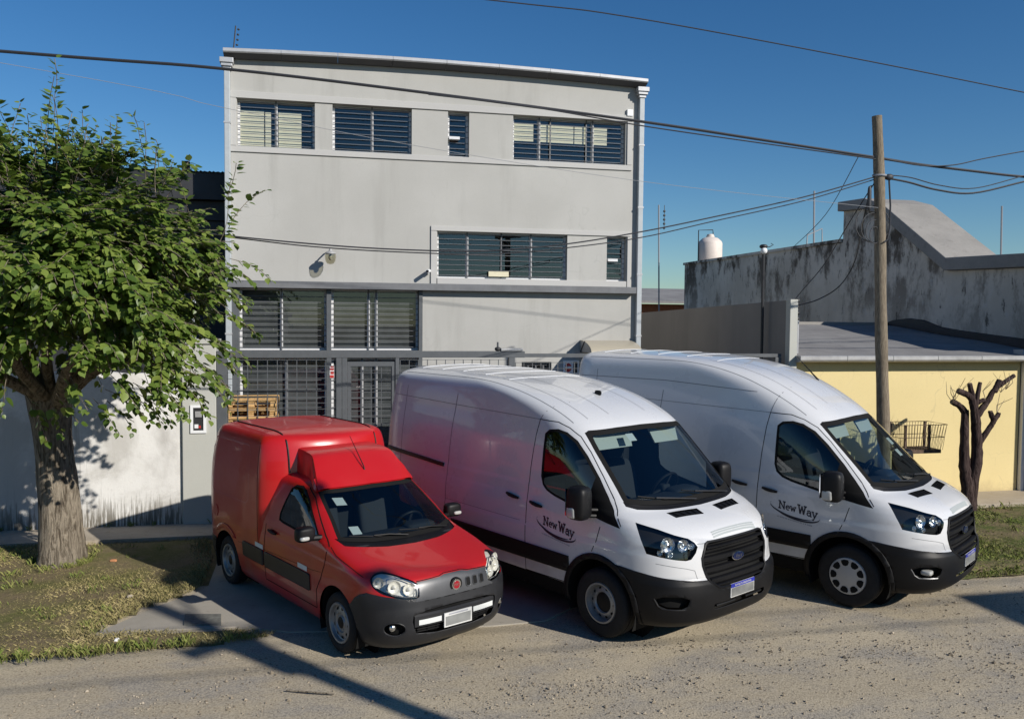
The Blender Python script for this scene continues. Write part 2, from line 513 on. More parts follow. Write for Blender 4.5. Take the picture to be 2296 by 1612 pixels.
def m_leaf():
    m = bpy.data.materials.new('leaf_green'); m.use_nodes = True; nt = m.node_tree; nt.nodes.clear()
    o = nt.nodes.new("ShaderNodeOutputMaterial"); ge = nt.nodes.new("ShaderNodeNewGeometry"); oi = nt.nodes.new("ShaderNodeObjectInfo")
    ad = nt.nodes.new("ShaderNodeMath"); ad.operation = 'ADD'; fr = nt.nodes.new("ShaderNodeMath"); fr.operation = 'FRACT'
    nt.links.new(ge.outputs["Random Per Island"], ad.inputs[0]); nt.links.new(oi.outputs["Random"], ad.inputs[1]); nt.links.new(ad.outputs[0], fr.inputs[0])
    cr = nt.nodes.new("ShaderNodeValToRGB"); e = cr.color_ramp.elements
    e[0].position = 0; e[0].color = (.055, .10, .015, 1); e[1].position = 1; e[1].color = (.22, .275, .06, 1)
    k = cr.color_ramp.elements.new(.55); k.color = (.12, .18, .032, 1)
    nt.links.new(fr.outputs[0], cr.inputs[0])
    d = nt.nodes.new("ShaderNodeBsdfPrincipled"); d.inputs["Roughness"].default_value = .42; d.inputs["Specular IOR Level"].default_value = .45
    t = nt.nodes.new("ShaderNodeBsdfTranslucent"); mx = nt.nodes.new("ShaderNodeMixShader"); mx.inputs[0].default_value = .30
    hs = nt.nodes.new("ShaderNodeHueSaturation"); hs.inputs["Value"].default_value = 1.5
    nt.links.new(cr.outputs[0], d.inputs["Base Color"]); nt.links.new(cr.outputs[0], hs.inputs["Color"]); nt.links.new(hs.outputs[0], t.inputs[0])
    nt.links.new(d.outputs[0], mx.inputs[1]); nt.links.new(t.outputs[0], mx.inputs[2]); nt.links.new(mx.outputs[0], o.inputs[0])
    return m
def m_grass(name, cols):
    m = bpy.data.materials.new(name); m.use_nodes = True; nt = m.node_tree; b = _bsdf(m)
    ge = nt.nodes.new("ShaderNodeNewGeometry"); tc = nt.nodes.new("ShaderNodeTexCoord"); n = nt.nodes.new("ShaderNodeTexNoise"); n.inputs["Scale"].default_value = 1.5; n.inputs["Detail"].default_value = 4
    nt.links.new(tc.outputs["Object"], n.inputs["Vector"])
    a = nt.nodes.new("ShaderNodeMath"); a.operation = 'MULTIPLY'; a.inputs[1].default_value = .55; nt.links.new(ge.outputs["Random Per Island"], a.inputs[0])
    r = nt.nodes.new("ShaderNodeMapRange"); r.inputs["From Min"].default_value = .3; r.inputs["From Max"].default_value = .7; r.inputs["To Max"].default_value = .45; nt.links.new(n.outputs["Fac"], r.inputs["Value"])
    s = nt.nodes.new("ShaderNodeMath"); s.operation = 'ADD'; nt.links.new(a.outputs[0], s.inputs[0]); nt.links.new(r.outputs[0], s.inputs[1])
    cr = nt.nodes.new("ShaderNodeValToRGB"); e = cr.color_ramp.elements
    e[0].color = (*cols[0], 1); e[1].color = (*cols[2], 1); cr.color_ramp.elements.new(.5).color = (*cols[1], 1)
    nt.links.new(s.outputs[0], cr.inputs[0]); nt.links.new(cr.outputs[0], b.inputs["Base Color"]); b.inputs["Roughness"].default_value = .8; b.inputs["Specular IOR Level"].default_value = .2
    return m

M['road'] = m_road()
M['concrete'] = m_concrete('driveway_concrete', (.31, .285, .24), (.38, .35, .30), crack=False)
M['path'] = m_concrete('pavement_concrete', (.36, .31, .24), (.42, .37, .30), 1.0, (.18, .13, .08), False)
M['soil'] = m_soil('verge_soil', (.135, .135, .05))
M['soil_right'] = m_soil('verge_soil_right', (.07, .11, .025))
M['facade'] = m_stucco('grey_render', (.385, .38, .36), (.43, .425, .405), streak=(.325, .32, .30), amt=.55, crack=.10)
M['trim_render'] = m_stucco('pale_render', (.43, .425, .415), (.46, .455, .44))
M['whitewall'] = m_whitewall()
M['pilaster'] = m_stucco('pilaster_render', (.42, .425, .39), (.46, .46, .425), streak=(.5, .5, .48))
M['yellow'] = m_stucco('yellow_render', (.66, .54, .275), (.70, .575, .30), 55, streak=(.62, .50, .27), amt=.5, crack=.2, splash=(.42, .33, .19))
M['oldwall'] = m_oldwall()
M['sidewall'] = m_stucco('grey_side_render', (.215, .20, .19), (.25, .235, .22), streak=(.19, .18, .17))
M['cap_concrete'] = m_concrete('coping_concrete', (.24, .23, .215), (.31, .295, .275), .6, (.13, .12, .11), False)
M['steel_grey'] = pmat('steel_grey', (.085, .092, .10), .5, noise=(6, .12, 4))
M['dark_ledge'] = pmat('ledge_grey', (.15, .155, .165), .8, noise=(4, .15, 5))
M['bar_grey'] = pmat('bar_grey', (.11, .115, .125), .5)
M['alu_white'] = pmat('white_aluminium', (.66, .66, .67), .4, noise=(30, .04, 2))
M['zinc'] = pmat('zinc_gutter', (.44, .445, .46), .42, metal=.25, noise=(5, .1, 4))
M['zinc_dark'] = pmat('old_zinc', (.34, .34, .34), .55, metal=.2, noise=(4, .22, 5))
M['pipe_blue'] = pmat('pipe_pale_blue', (.38, .41, .43), .5, noise=(8, .06, 3))
M['curtain'] = pmat('grey_curtain', (.10, .10, .098), .9, noise=(2, .35, 3))
M['room'] = pmat('dim_room', (.05, .052, .056), .9)
M['blind'] = pmat('cream_blind', (.62, .58, .42), .8, noise=(12, .06, 3))
M['corrugated'] = pmat('dark_sheet', (.022, .023, .027), .6, noise=(3, .3, 4))
M['roofing'] = m_concrete('roofing_felt', (.19, .185, .185), (.255, .25, .245), .8, (.10, .10, .10), False)
M['brick_far'] = pmat('far_brick', (.42, .16, .07), .9, noise=(12, .25, 4))
M['tank'] = pmat('tank_plastic', (.62, .55, .50), .6, noise=(3, .06, 3))
M['polewood'] = m_wood('pole_wood', (.10, .078, .055), (.27, .225, .165), (5, 5, .25), 26)
M['pallet'] = m_wood('pallet_pine', (.55, .33, .13), (.68, .45, .21), (.6, 3, 3))
M['bark'] = m_bark('mulberry_bark', (.085, .068, .05), (.31, .265, .205))
M['bark_dark'] = m_bark('pollard_bark', (.028, .018, .018), (.085, .06, .055))
M['leaf'] = m_leaf()
M['grass'] = m_grass('dry_grass', ((.15, .15, .05), (.27, .23, .10), (.44, .36, .19)))
M['grass_r'] = m_grass('green_grass', ((.10, .15, .028), (.17, .195, .05), (.30, .26, .11)))
M['stone'] = m_grass('gravel_stone', ((.09, .075, .056), (.27, .225, .165), (.50, .43, .33)))
M['cable'] = pmat('cable_black', (.02, .022, .028), .6)
M['wire_grey'] = pmat('wire_grey', (.25, .26, .28), .5)
M['poly'] = pmat('canopy_plastic', (.40, .36, .28), .35, spec=.5)
M['rust'] = pmat('rusty_steel', (.10, .065, .045), .85, noise=(14, .4, 5))
M['camera_white'] = pmat('camera_white', (.75, .76, .77), .35)
M['sign_red'] = pmat('sign_red', (.45, .03, .025), .5)
M['black_iron'] = pmat('black_iron', (.02, .02, .022), .55)
M['litter'] = pmat('litter_paper', (.8, .8, .78), .7)
M['terracotta'] = pmat('terracotta', (.5, .22, .1), .8)

# ------------------------------------------------------------------ ground
rnd = random.Random(7)
def sheet(name, poly, z, mat, thick=.12, **k):
    o = MB().prism(poly, z - thick, z, plane='XY').build(name, mat, None, 0)
    tag(o, kind='structure', **k); return o
def wav(pts, amp, step=.12, seed=1, closed=True):
    r = random.Random(seed)
    out = []
    for p in densify(pts, step, closed):
        out.append((p[0] + r.uniform(-amp, amp), p[1] + r.uniform(-amp, amp)))
    return out
sheet('ground', [(-400, -300), (400, -300), (400, 500), (-400, 500)], -.03, M['soil'], 1.0)
sheet('road', [(-120, -1.5), (120, -1.5), (120, 10.6), (-120, 10.6)], -.014, M['road'], .5)
sheet('driveway', [(-2.35, 9.10), (-1.95, 9.18), (-1.45, 9.13), (-.94, 9.10), (-.38, 8.84), (.7, 8.70), (1.7, 8.62), (2.27, 8.66), (2.9, 9.2), (3.4, 10.2), (3.5, 13.60), (-1.66, 13.60), (-1.62, 12.9), (-1.42, 11.6), (-1.40, 10.55), (-1.55, 10.22), (-1.80, 9.98)], 0.0, M['concrete'], .3)
sheet('forecourt', [(-1.9, 13.596), (8.0, 13.596), (8.0, 15.9), (-1.9, 15.9)], .006, M['concrete'], .3)
sheet('pavement', [(-14, 12.86), (-1.63, 12.90), (-1.665, 13.70), (-14, 13.70)], .03, M['path'], .3)
sheet('pavement', [(3.6, 12.66), (40, 12.72), (40, 13.66), (3.6, 13.62)], .05, M['path'], .3)

def patch(name, poly, z0, h, mat, res=.12, seed=0):
    """gently humped piece of verge"""
    xs = [p[0] for p in poly]; ys = [p[1] for p in poly]
    nx = int((max(xs) - min(xs)) / res) + 2; ny = int((max(ys) - min(ys)) / res) + 2
    r = random.Random(seed); ph = [(r.uniform(.8, 2.6), r.uniform(.8, 2.6), r.uniform(0, 6), r.uniform(.3, 1)) for _ in range(6)]
    def edge(x, y):
        d = 9
        for i in range(len(poly)):
            a, b = Vector(poly[i]), Vector(poly[(i + 1) % len(poly)]); p = Vector((x, y)); ab = b - a
            t = max(0, min(1, (p - a).dot(ab) / ab.length_squared)); d = min(d, (p - a - ab * t).length)
        return d
    vid = {}; v = []; f = []
    for i in range(nx):
        for j in range(ny):
            x, y = min(xs) + i * res, min(ys) + j * res
            if in_poly(x, y, poly):
                e = min(1, edge(x, y) / .35)
                z = z0 + h * e * (.65 + .35 * sum(q[3] * math.sin(q[0] * x + q[1] * y + q[2]) for q in ph) / 3)
                vid[i, j] = len(v); v.append((x + r.uniform(-.02, .02), y + r.uniform(-.02, .02), z))
    for i in range(nx):
        for j in range(ny):
            q = [(i, j), (i + 1, j), (i + 1, j + 1), (i, j + 1)]
            if all(k in vid for k in q): f.append(tuple(vid[k] for k in q))
    o = MB().add(v, f).build(name, mat, None, 3.0, fix=False)
    tag(o, kind='structure')
    return o
LV = [(-14, 8.55), (-3.2, 8.52), (-1.8, 8.50), (-.55, 8.68), (-.45, 8.90), (-.95, 9.08), (-1.45, 9.11), (-1.95, 9.16), (-2.32, 9.09), (-1.82, 9.98), (-1.57, 10.22), (-1.42, 10.55), (-1.44, 11.6), (-1.64, 12.88), (-14, 12.84)]
RV = [(7.35, 9.35), (8.0, 8.95), (9.2, 9.05), (24, 9.3), (24, 12.7), (3.7, 12.64), (3.6, 11.8), (5.5, 10.9)]
patch('grass_verge', LV, -.012, .07, M['soil'], .13, 3)
patch('grass_verge', RV, -.012, .09, M['soil_right'], .14, 4)

def blades(name, poly, n, mat, seed, zf, hmin, hmax, label, clump):
    R = np.random.default_rng(seed)
    xs = [p[0] for p in poly]; ys = [p[1] for p in poly]
    pts = R.uniform((min(xs), min(ys)), (max(xs), max(ys)), (n * 3, 2))
    keep = [p for p in pts if in_poly(p[0], p[1], poly)][:n]
    P = np.array(keep)
    den = np.sin(P[:, 0] * 2.3 + 1) * np.sin(P[:, 1] * 2.9) + np.sin(P[:, 0] * 5.1 - P[:, 1] * 4.3) * .6 + R.normal(0, .6, len(P))
    P = P[den > clump]; k = len(P)
    a = R.uniform(0, 2 * np.pi, k); h = R.uniform(hmin, hmax, k) * (1 + .5 * np.clip(np.sin(P[:, 0] * 1.7) * np.cos(P[:, 1] * 1.3), -.6, 1)); w = R.uniform(.0015, .0038, k); ln = R.uniform(.2, 1.2, k) * h
    z = np.full(k, zf)
    dx, dy = np.cos(a), np.sin(a)
    v = np.zeros((k, 4, 3))
    v[:, 0] = np.stack([P[:, 0] - dy * w, P[:, 1] + dx * w, z], 1)
    v[:, 1] = np.stack([P[:, 0] + dy * w, P[:, 1] - dx * w, z], 1)
    v[:, 2] = np.stack([P[:, 0] + dx * ln * .45 + dy * w * .7, P[:, 1] + dy * ln * .45 - dx * w * .7, z + h * .75], 1)
    v[:, 3] = np.stack([P[:, 0] + dx * ln, P[:, 1] + dy * ln, z + h], 1)
    b = np.arange(k) * 4
    f = np.concatenate([np.stack([b, b + 1, b + 2], 1), np.stack([b, b + 2, b + 3], 1)])
    me = mesh_of(name, v.reshape(-1, 3).tolist(), f.tolist(), mat)
    o = link(name, me); tag(o, label, 'grass', kind='stuff'); return o
LVv = [(-5.4, 8.60), (-3.2, 8.57), (-1.8, 8.55), (-.62, 8.70), (-.5, 8.86), (-.95, 9.03), (-1.45, 9.07), (-1.95, 9.12), (-2.42, 9.06), (-1.88, 9.96), (-1.62, 10.22), (-1.47, 10.55), (-1.49, 11.6), (-1.69, 12.80), (-5.4, 12.80)]
RVv = [(7.6, 9.35), (8.1, 9.05), (9.2, 9.1), (14, 9.3), (14, 12.66), (7.5, 12.6), (6.5, 11.4)]
blades('grass', LVv, 60000, M['grass'], 5, .0, .018, .05, 'short dry grass round the leafy tree', -.55)
blades('grass', RVv, 46000, M['grass_r'], 6, .01, .02, .06, 'short green grass on the verge by the yellow wall', -.75)

def tufts():
    R = np.random.default_rng(23); P = []
    def clump(x, y, n, s, h): P.extend((x + R.normal(0, s), y + R.normal(0, s), h * R.uniform(.6, 1.2)) for _ in range(n))
    for x in R.uniform(-5.2, -.7, 60): clump(x, 8.58 + .05 * math.sin(x * 3) + R.normal(0, .04) + (.1 if x > -1 else 0), 18, .035, R.uniform(.05, .11))
    for t in R.uniform(0, 2 * math.pi, 22): clump(-3.38 + .34 * math.cos(t), 11.85 + .34 * math.sin(t), 14, .03, R.uniform(.05, .10))
    for _ in range(70): clump(R.uniform(-5.2, -2.2), R.uniform(8.9, 12.6), 16, .05, R.uniform(.05, .09))
    for _ in range(80): clump(R.uniform(8.0, 13), R.uniform(9.3, 12.5), 18, .05, R.uniform(.06, .11))
    for x in R.uniform(-5, -1.7, 14): clump(x, 13.66, 8, .02, .08)
    P = np.array(P); k = len(P); a = R.uniform(0, 2 * np.pi, k); w = R.uniform(.002, .0045, k); ln = P[:, 2] * R.uniform(.2, .9, k); dx, dy = np.cos(a), np.sin(a)
    v = np.zeros((k, 4, 3)); z = np.full(k, .02)
    v[:, 0] = np.stack([P[:, 0] - dy * w, P[:, 1] + dx * w, z], 1); v[:, 1] = np.stack([P[:, 0] + dy * w, P[:, 1] - dx * w, z], 1)
    v[:, 2] = np.stack([P[:, 0] + dx * ln * .4 + dy * w * .7, P[:, 1] + dy * ln * .4 - dx * w * .7, z + P[:, 2] * .7], 1); v[:, 3] = np.stack([P[:, 0] + dx * ln, P[:, 1] + dy * ln, z + P[:, 2]], 1)
    b = np.arange(k) * 4; f = np.concatenate([np.stack([b, b + 1, b + 2], 1), np.stack([b, b + 2, b + 3], 1)])
    tag(link('weed_tufts', mesh_of('weed_tufts', v.reshape(-1, 3).tolist(), f.tolist(), M['grass_r'])), 'taller weed tufts along the verge edges and the tree foot', 'weeds', kind='stuff')
tufts()
def gravel():
    R = np.random.default_rng(11)
    n = 9000
    x = R.uniform(-4.5, 9.5, n); y = 5.6 + 3.7 * R.uniform(0, 1, n) ** 1.2
    den = np.sin(x * .9 + y * 1.7) + np.sin(x * 2.3 - y * 2.9) * .7 + R.normal(0, .7, n)
    ok = den > -.3
    on_drive = (y > 8.55) & (x > -2.3) & (x < 2.6); ok &= ~on_drive; ok &= ~((y > 8.5) & (x < -.5))
    x, y = x[ok], y[ok]
    for cx_, cy_, sx_, sy_, q_ in ((2.2, 6.95, .7, .18, 700), (.6, 6.45, .8, .2, 600), (5.6, 7.25, .9, .22, 800), (6.3, 6.6, .5, .25, 500), (-1.6, 7.4, 1.0, .25, 500), (3.6, 7.8, .8, .12, 300)):
        x = np.concatenate([x, R.normal(cx_, sx_, q_)]); y = np.concatenate([y, R.normal(cy_, sy_, q_)])
    k = len(x)
    s = np.clip(R.lognormal(-5.15, .5, k), .003, .024)
    base = np.array([(1, 0, 0), (-.2, 1, 0), (-1, -.1, 0), (.1, -1, 0), (.1, .1, .75), (0, 0, -.5)], float)
    fac = [(0, 1, 4), (1, 2, 4), (2, 3, 4), (3, 0, 4), (1, 0, 5), (2, 1, 5), (3, 2, 5), (0, 3, 5)]
    t = R.uniform(0, 2 * np.pi, k); c, q = np.cos(t), np.sin(t)
    b = base[None] * (s[:, None, None]) * R.uniform(.7, 1.3, (k, 6, 3))
    v = np.stack([b[..., 0] * c[:, None] - b[..., 1] * q[:, None] + x[:, None], b[..., 0] * q[:, None] + b[..., 1] * c[:, None] + y[:, None], b[..., 2] - .012 + s[:, None] * .25], -1)
    f = (np.arange(k)[:, None, None] * 6 + np.array(fac)[None]).reshape(-1, 3)
    o = link('gravel_stones', mesh_of('gravel_stones', v.reshape(-1, 3).tolist(), f.tolist(), M['stone']))
    tag(o, 'loose gravel scattered over the unpaved road', 'gravel', kind='stuff')
gravel()

# ------------------------------------------------------------------ main building
FD, GD = 15.84, 13.70
def wall_holes(mb, x0, x1, z0, z1, y, holes, depth):
    xs = sorted({x0, x1, *[h[0] for h in holes], *[h[1] for h in holes]}); zs = sorted({z0, z1, *[h[2] for h in holes], *[h[3] for h in holes]})
    for a, b in zip(xs[:-1], xs[1:]):
        for c, d in zip(zs[:-1], zs[1:]):
            mx, mz = (a + b) / 2, (c + d) / 2
            if not any(h[0] < mx < h[1] and h[2] < mz < h[3] for h in holes):
                mb.add([(a, y, c), (b, y, c), (b, y, d), (a, y, d)], [(0, 1, 2, 3)])
    for a, b, c, d in holes:
        mb.add([(a, y, c), (b, y, c), (b, y, d), (a, y, d), (a, y + depth, c), (b, y + depth, c), (b, y + depth, d), (a, y + depth, d)], [(0, 4, 5, 1), (1, 5, 6, 2), (2, 6, 7, 3), (3, 7, 4, 0)])

BLD = empty('office_building', (2.1, FD, 0))
tag(BLD, 'grey rendered two-storey building with barred windows behind the parked vans', 'building')
def B(o):          # part of the building, modelled in world coordinates
    o.parent = BLD; o.matrix_parent_inverse = Matrix.Translation((-2.1, -FD, 0)); return o
UW = [(-1.56, -.22), (.09, 1.52), (2.19, 2.59), (3.43, 5.67)]
LW = [(2.0, 4.52), (5.32, 5.72)]
UZ, LZ = (6.23, 7.07), (3.98, 4.85)
holes = [(a, b, *UZ) for a, b in UW] + [(a, b, *LZ) for a, b in LW] + [(-1.67, 1.73, .0, 3.74), (3.64, 4.23, 1.95, 2.40)]
m = MB(); wall_holes(m, -1.71, 5.97, 0, 7.70, FD, holes, .20)
for a_, b_ in zip(np.linspace(-1.71, 5.97, 17)[:-1], np.linspace(-1.71, 5.97, 17)[1:]):
    ct = lambda x: 7.74 + .075 * (1 - ((x - 2.1) / 4.0) ** 2)
    m.add([(a_, FD, 7.70), (b_, FD, 7.70), (b_, FD, ct(b_)), (a_, FD, ct(a_))], [(0, 1, 2, 3)])
m.add([(-1.76, FD, 0), (-1.76, FD + 13, 0), (-1.76, FD + 13, 7.7), (-1.76, FD, 7.7)], [(0, 1, 2, 3)])
m.add([(6.02, FD, 0), (6.02, FD + 13, 0), (6.02, FD + 13, 7.7), (6.02, FD, 7.7)], [(3, 2, 1, 0)])
m.add([(-1.76, FD + 13, 0), (6.02, FD + 13, 0), (6.02, FD + 13, 7.7), (-1.76, FD + 13, 7.7)], [(0, 1, 2, 3)])
B(m.build('wall', M['facade'], None, 0, fix=False))
B(MB().box(-1.74, 6.0, FD + .05, FD + 12.9, 7.62, 7.68).build('roof', M['roofing'], None, 0))
# raised frames round the window rows
def trim(name, x0, x1, z0, z1, p=.028): return B(MB().box(x0, x1, FD - p, FD + .01, z0, z1).build(name, M['trim_render'], None, 0, bevel=.004))
trim('window_band', -1.68, 5.80, 7.07, 7.19); trim('window_band', -1.68, 5.80, 6.13, 6.23)
trim('window_band', 5.70, 5.80, 6.235, 7.065); trim('window_band', -1.68, -1.575, 6.235, 7.065)
trim('window_band', 1.88, 5.80, 4.85, 4.94); trim('window_band', 1.88, 1.985, 3.865, 4.845); trim('window_band', 5.735, 5.80, 3.865, 4.845); trim('window_band', 2.0, 5.72, 3.865, 3.975)
# ledge over the ground floor
B(MB().box(-1.72, 5.88, FD - .17, FD + .005, 3.735, 3.86).build('ledge', M['dark_ledge'], None, 0, bevel=.006))

def window(x0, x1, z0, z1, mulls, blinds=(), sash=True, vbars=(), nb=9, glass='pane', y=FD, dep=.145, name='window', back=True, whiteframe=True, curtain=False):
    w = empty(name, (x0, y, z0)); B(w)
    off = Matrix.Translation((-x0, -y, -z0))
    def P(o): o.parent = w; o.matrix_parent_inverse = off; return o
    t = .042; fy0, fy1 = y + dep - .02, y + dep + .03
    fm = M['alu_white'] if whiteframe else M['steel_grey']
    for nm, q in (('frame_head', (x0, x1, z1 - t, z1)), ('frame_sill', (x0, x1, z0, z0 + t * .9)), ('frame_jamb', (x0, x0 + t, z0 + t * .9, z1 - t)), ('frame_jamb', (x1 - t, x1, z0 + t * .9, z1 - t))):
        P(MB().box(q[0], q[1], fy0, fy1, q[2], q[3]).build(nm, fm, None, 0))
    ed = [x0 + t] + list(mulls) + [x1 - t]
    for mx in mulls:
        P(MB().box(mx - t * .6, mx + t * .6, fy0 - .01, fy1, z0 + t * .9, z1 - t).build('mullion', fm, None, 0))
    for a, b in zip(ed[:-1], ed[1:]):
        P(MB().add([(a, y + dep, z0 + t * .9), (b, y + dep, z0 + t * .9), (b, y + dep, z1 - t), (a, y + dep, z1 - t)], [(0, 1, 2, 3)]).build('pane', M[glass], None, 0, fix=False))
    g = MB(); by = y + dep - .055
    for i in range(nb):
        z = z0 + (z1 - z0) * (i + .6) / nb
        g.box(x0 + .005, x1 - .005, by - .005, by + .005, z - .005, z + .005)
    for vx in list(mulls) + list(vbars):
        g.box(vx - .012, vx + .012, by + .007, by + .014, z0, z1)
    gr = P(g.build('security_bars', M['bar_grey'], None, 0)); gr["kind"] = "stuff"
    if back:
        r = MB(); d = 2.2; yb = y + dep + .06
        r.add([(x0, yb, z0), (x1, yb, z0), (x1, yb, z1), (x0, yb, z1), (x0 - .3, yb + d, z0 - .3), (x1 + .3, yb + d, z0 - .3), (x1 + .3, yb + d, z1 + .3), (x0 - .3, yb + d, z1 + .3)],
              [(4, 5, 6, 7), (0, 1, 5, 4), (1, 2, 6, 5), (2, 3, 7, 6), (3, 0, 4, 7)])
        P(r.build('room_beyond', M['room'], None, 0))
    if curtain:
        for a, b in zip(ed[:-1], ed[1:]):
            P(MB().box(a + .01, b - .01, y + dep + .02, y + dep + .03, z0 + .04, z1 - .05).build('curtain', M['curtain'], None, 0))
    for a, b, c, d in blinds:
        P(MB().box(a, b, y + dep + .012, y + dep + .02, c, d).build('blind', M['blind'], None, 0))
    return w
window(*UW[0], *UZ, [-.90], [(-1.52, -1.11, 6.27, 6.90), (-1.09, -.99, 6.27, 6.88), (-.86, -.46, 6.27, 6.90)], nb=9)
window(*UW[1], *UZ, [.80], nb=9)
window(*UW[2], *UZ, [], nb=8, vbars=())
window(*UW[3], *UZ, [3.96, 5.03], [(3.47, 3.86, 6.62, 6.96), (4.0, 4.66, 6.62, 6.96), (4.68, 4.92, 6.62, 6.96), (5.06, 5.34, 6.62, 6.96)], nb=9, vbars=(4.18, 4.90))
window(*LW[0], *LZ, [2.58, 3.82], nb=9, vbars=(3.24,))
window(*LW[1], *LZ, [], nb=9)
# white tilt sash standing out of the narrow windows
for x0, z0 in ((2.21, 6.55), (5.34, 4.36)):
    B(MB().box(x0, x0 + .20, FD - .02, FD + .10, z0, z0 + .05).build('tilt_sash', M['alu_white'], None, 0))
B(MB().box(2.99, 3.38, FD + .05, FD + .085, 4.025, 4.12).build('window_box', M['blind'], None, 0))
# ground floor front: steel posts, glazing behind bars
def steel(name, x0, x1, z0, z1, y0=FD - .03, y1=FD + .12): return B(MB().box(x0, x1, y0, y1, z0, z1).build(name, M['steel_grey'], None, 0, bevel=.004))
steel('shopfront_post', -1.67, -1.545, 0, 3.73); steel('shopfront_post', -.02, .065, 0, 3.73); steel('shopfront_post', 1.66, 1.73, 0, 3.73)
steel('shopfront_rail', -1.545, -.02, 2.48, 2.62); steel('shopfront_rail', .065, 1.66, 2.48, 2.62)
window(-1.545, -.02, 2.62, 3.735, [-.82], nb=11, name='shop_window', glass='shop_glass', curtain=True)
window(.065, 1.66, 2.62, 3.735, [.74, .88], nb=11, name='shop_window', glass='shop_glass', curtain=True)
window(-1.545, -.02, .12, 2.48, [-.74], nb=14, name='shop_window', glass='shop_glass', curtain=True)
window(.065, 1.66, .12, 2.48, [.62, .88], nb=14, name='shop_window', glass='shop_glass', curtain=True)
# small barred window, notices and canopy by the side door
window(3.64, 4.23, 1.95, 2.40, [3.79, 3.94, 4.09], nb=3, whiteframe=False)
# gutter in sections, slightly crowned
M['gutter_shade'] = pmat('gutter_underside_shade', (.07, .07, .075), .8)  # shade under the gutter, put into a darker colour on its underside
gx = np.linspace(-1.765, 6.03, 9)
crown = lambda x: 7.74 + .075 * (1 - ((x - 2.1) / 4.0) ** 2)
for a, b in zip(gx[:-1], gx[1:]):
    v = []
    for x in (a + .003, b - .003):
        c = crown(x)
        v += [(x, FD - .22, c + .035), (x, FD - .24, c + .055), (x, FD - .24, c + .105), (x, FD - .22, c + .115), (x, FD + .10, c + .115), (x, FD + .10, c - .02), (x, FD - .08, c - .02)]
    gs = MB().add(v, [tuple(range(7)), tuple(range(13, 6, -1))] + [(i, (i + 1) % 7, 7 + (i + 1) % 7, 7 + i) for i in range(7)])
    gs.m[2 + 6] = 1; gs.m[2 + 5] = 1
    B(gs.build('gutter_section', [M['zinc'], M['gutter_shade']], None, 0))
for x, s in ((-1.715, 'l'), (5.965, 'r')):
    h = MB()
    for k, (w, z0, z1) in enumerate(((.115, 7.63, 7.715), (.095, 7.575, 7.63), (.07, 7.52, 7.575))):
        h.box(x - w, x + w, FD - .04 - w * 1.2, FD - .002, z0, z1)
    B(h.build('gutter_outlet', M['zinc'], None, 0, bevel=.006))
    p = B(MB().box(x - .05, x + .05, FD - .105, FD - .005, 0, 7.52).build('downpipe', M['pipe_blue'], None, 0, bevel=.01))
    bk = MB()
    for z in (1.4, 2.9, 4.1, 5.4, 6.6): bk.box(x - .058, x + .058, FD - .112, FD - .003, z, z + .03)
    B(bk.build('pipe_bracket', M['zinc'], None, 0))
# things fixed to the facade
def hang(name, label, cat, loc):
    e = empty(name, loc); tag(e, label, cat); return e
lamp = hang('wall_lantern', 'old glass lantern on a bracket above the grey gate beam', 'lantern', (.05, FD, 4.32))
MB().tube([(.0, -.005, .10), (.0, -.14, .14), (.0, -.26, .12), (0, -.30, .09)], .014, 8).build('bracket', M['black_iron'], lamp)
MB().lathe([(.002, .135), (.02, .12), (.03, .085), (.085, .06), (.10, .045), (.10, .03), (.005, .03)], 20, (0, -.30, 0)).build('cap', M['zinc_dark'], lamp)
MB().lathe([(.092, .03), (.098, -.02), (.088, -.09), (.06, -.14), (.02, -.155), (.002, -.157)], 20, (0, -.30, 0)).build('glass_globe', glass_mat('lantern_glass', (.72, .70, .60)), lamp)
MB().sup((0, -.30, -.03), (.035, .035, .055), .9, .9, 12, 8).build('bulb', M['white_lens'], lamp)
cm = hang('security_camera', 'small white security camera on the facade beside the lower windows', 'camera', (1.83, FD, 4.05))
MB().tube([(0, 0, 0), (0, -.08, .0), (-.02, -.10, .04)], .015, 8).build('bracket', M['camera_white'], cm)
MB().tube([(.02, -.02, .05), (-.04, -.24, .03)], .035, 12).build('camera_body', M['camera_white'], cm)
MB().tube([(-.04, -.241, .03), (-.042, -.246, .03)], .027, 12).build('camera_eye', M['black_iron'], cm)
tag(MB().box(5.68, 5.80, FD - .05, FD - .001, 7.17, 7.30).build('alarm_box', M['camera_white'], None, 0, bevel=.01), 'square white alarm box high on the facade near the right corner', 'alarm')
fp_ = hang('fence_post', 'thin electric fence post on the roof at the left corner', 'post', (-1.62, FD, 7.81))
MB().tube([(0, 0, 0), (.05, -.01, .50)], .012, 6).build('post', M['black_iron'], fp_)
for k in range(5): MB().sup((.06 + k * .009, -.012, .08 + k * .09), (.022, .022, .016), .8, .8, 8, 6).build('insulator', M['black_iron'], fp_)
sg = hang('notice_board', 'white notice with a red disc beside the barred ground floor window', 'sign', (4.62, FD - .01, 2.3))
MB().box(-.16, .16, -.01, .0, -.16, .13).build('board', M['camera_white'], sg, 0)
MB().prism([(-.06 + .07 * math.cos(t), -.01 + .085 * math.sin(t)) for t in np.linspace(0, 2 * math.pi, 20, endpoint=False)], -.014, -.0105).build('red_disc', M['sign_red'], sg, 0)
MB().box(-.135, .015, -.018, -.0145, -.03, .015).build('white_bar', M['camera_white'], sg, 0)
MB().box(.045, .125, -.014, -.0105, -.11, .10).build('dark_panel', M['black_iron'], sg, 0)
cn = hang('door_canopy', 'curved tinted plastic canopy on the facade near the side wall', 'canopy', (5.05, FD, 2.6))
v = []; N = 10
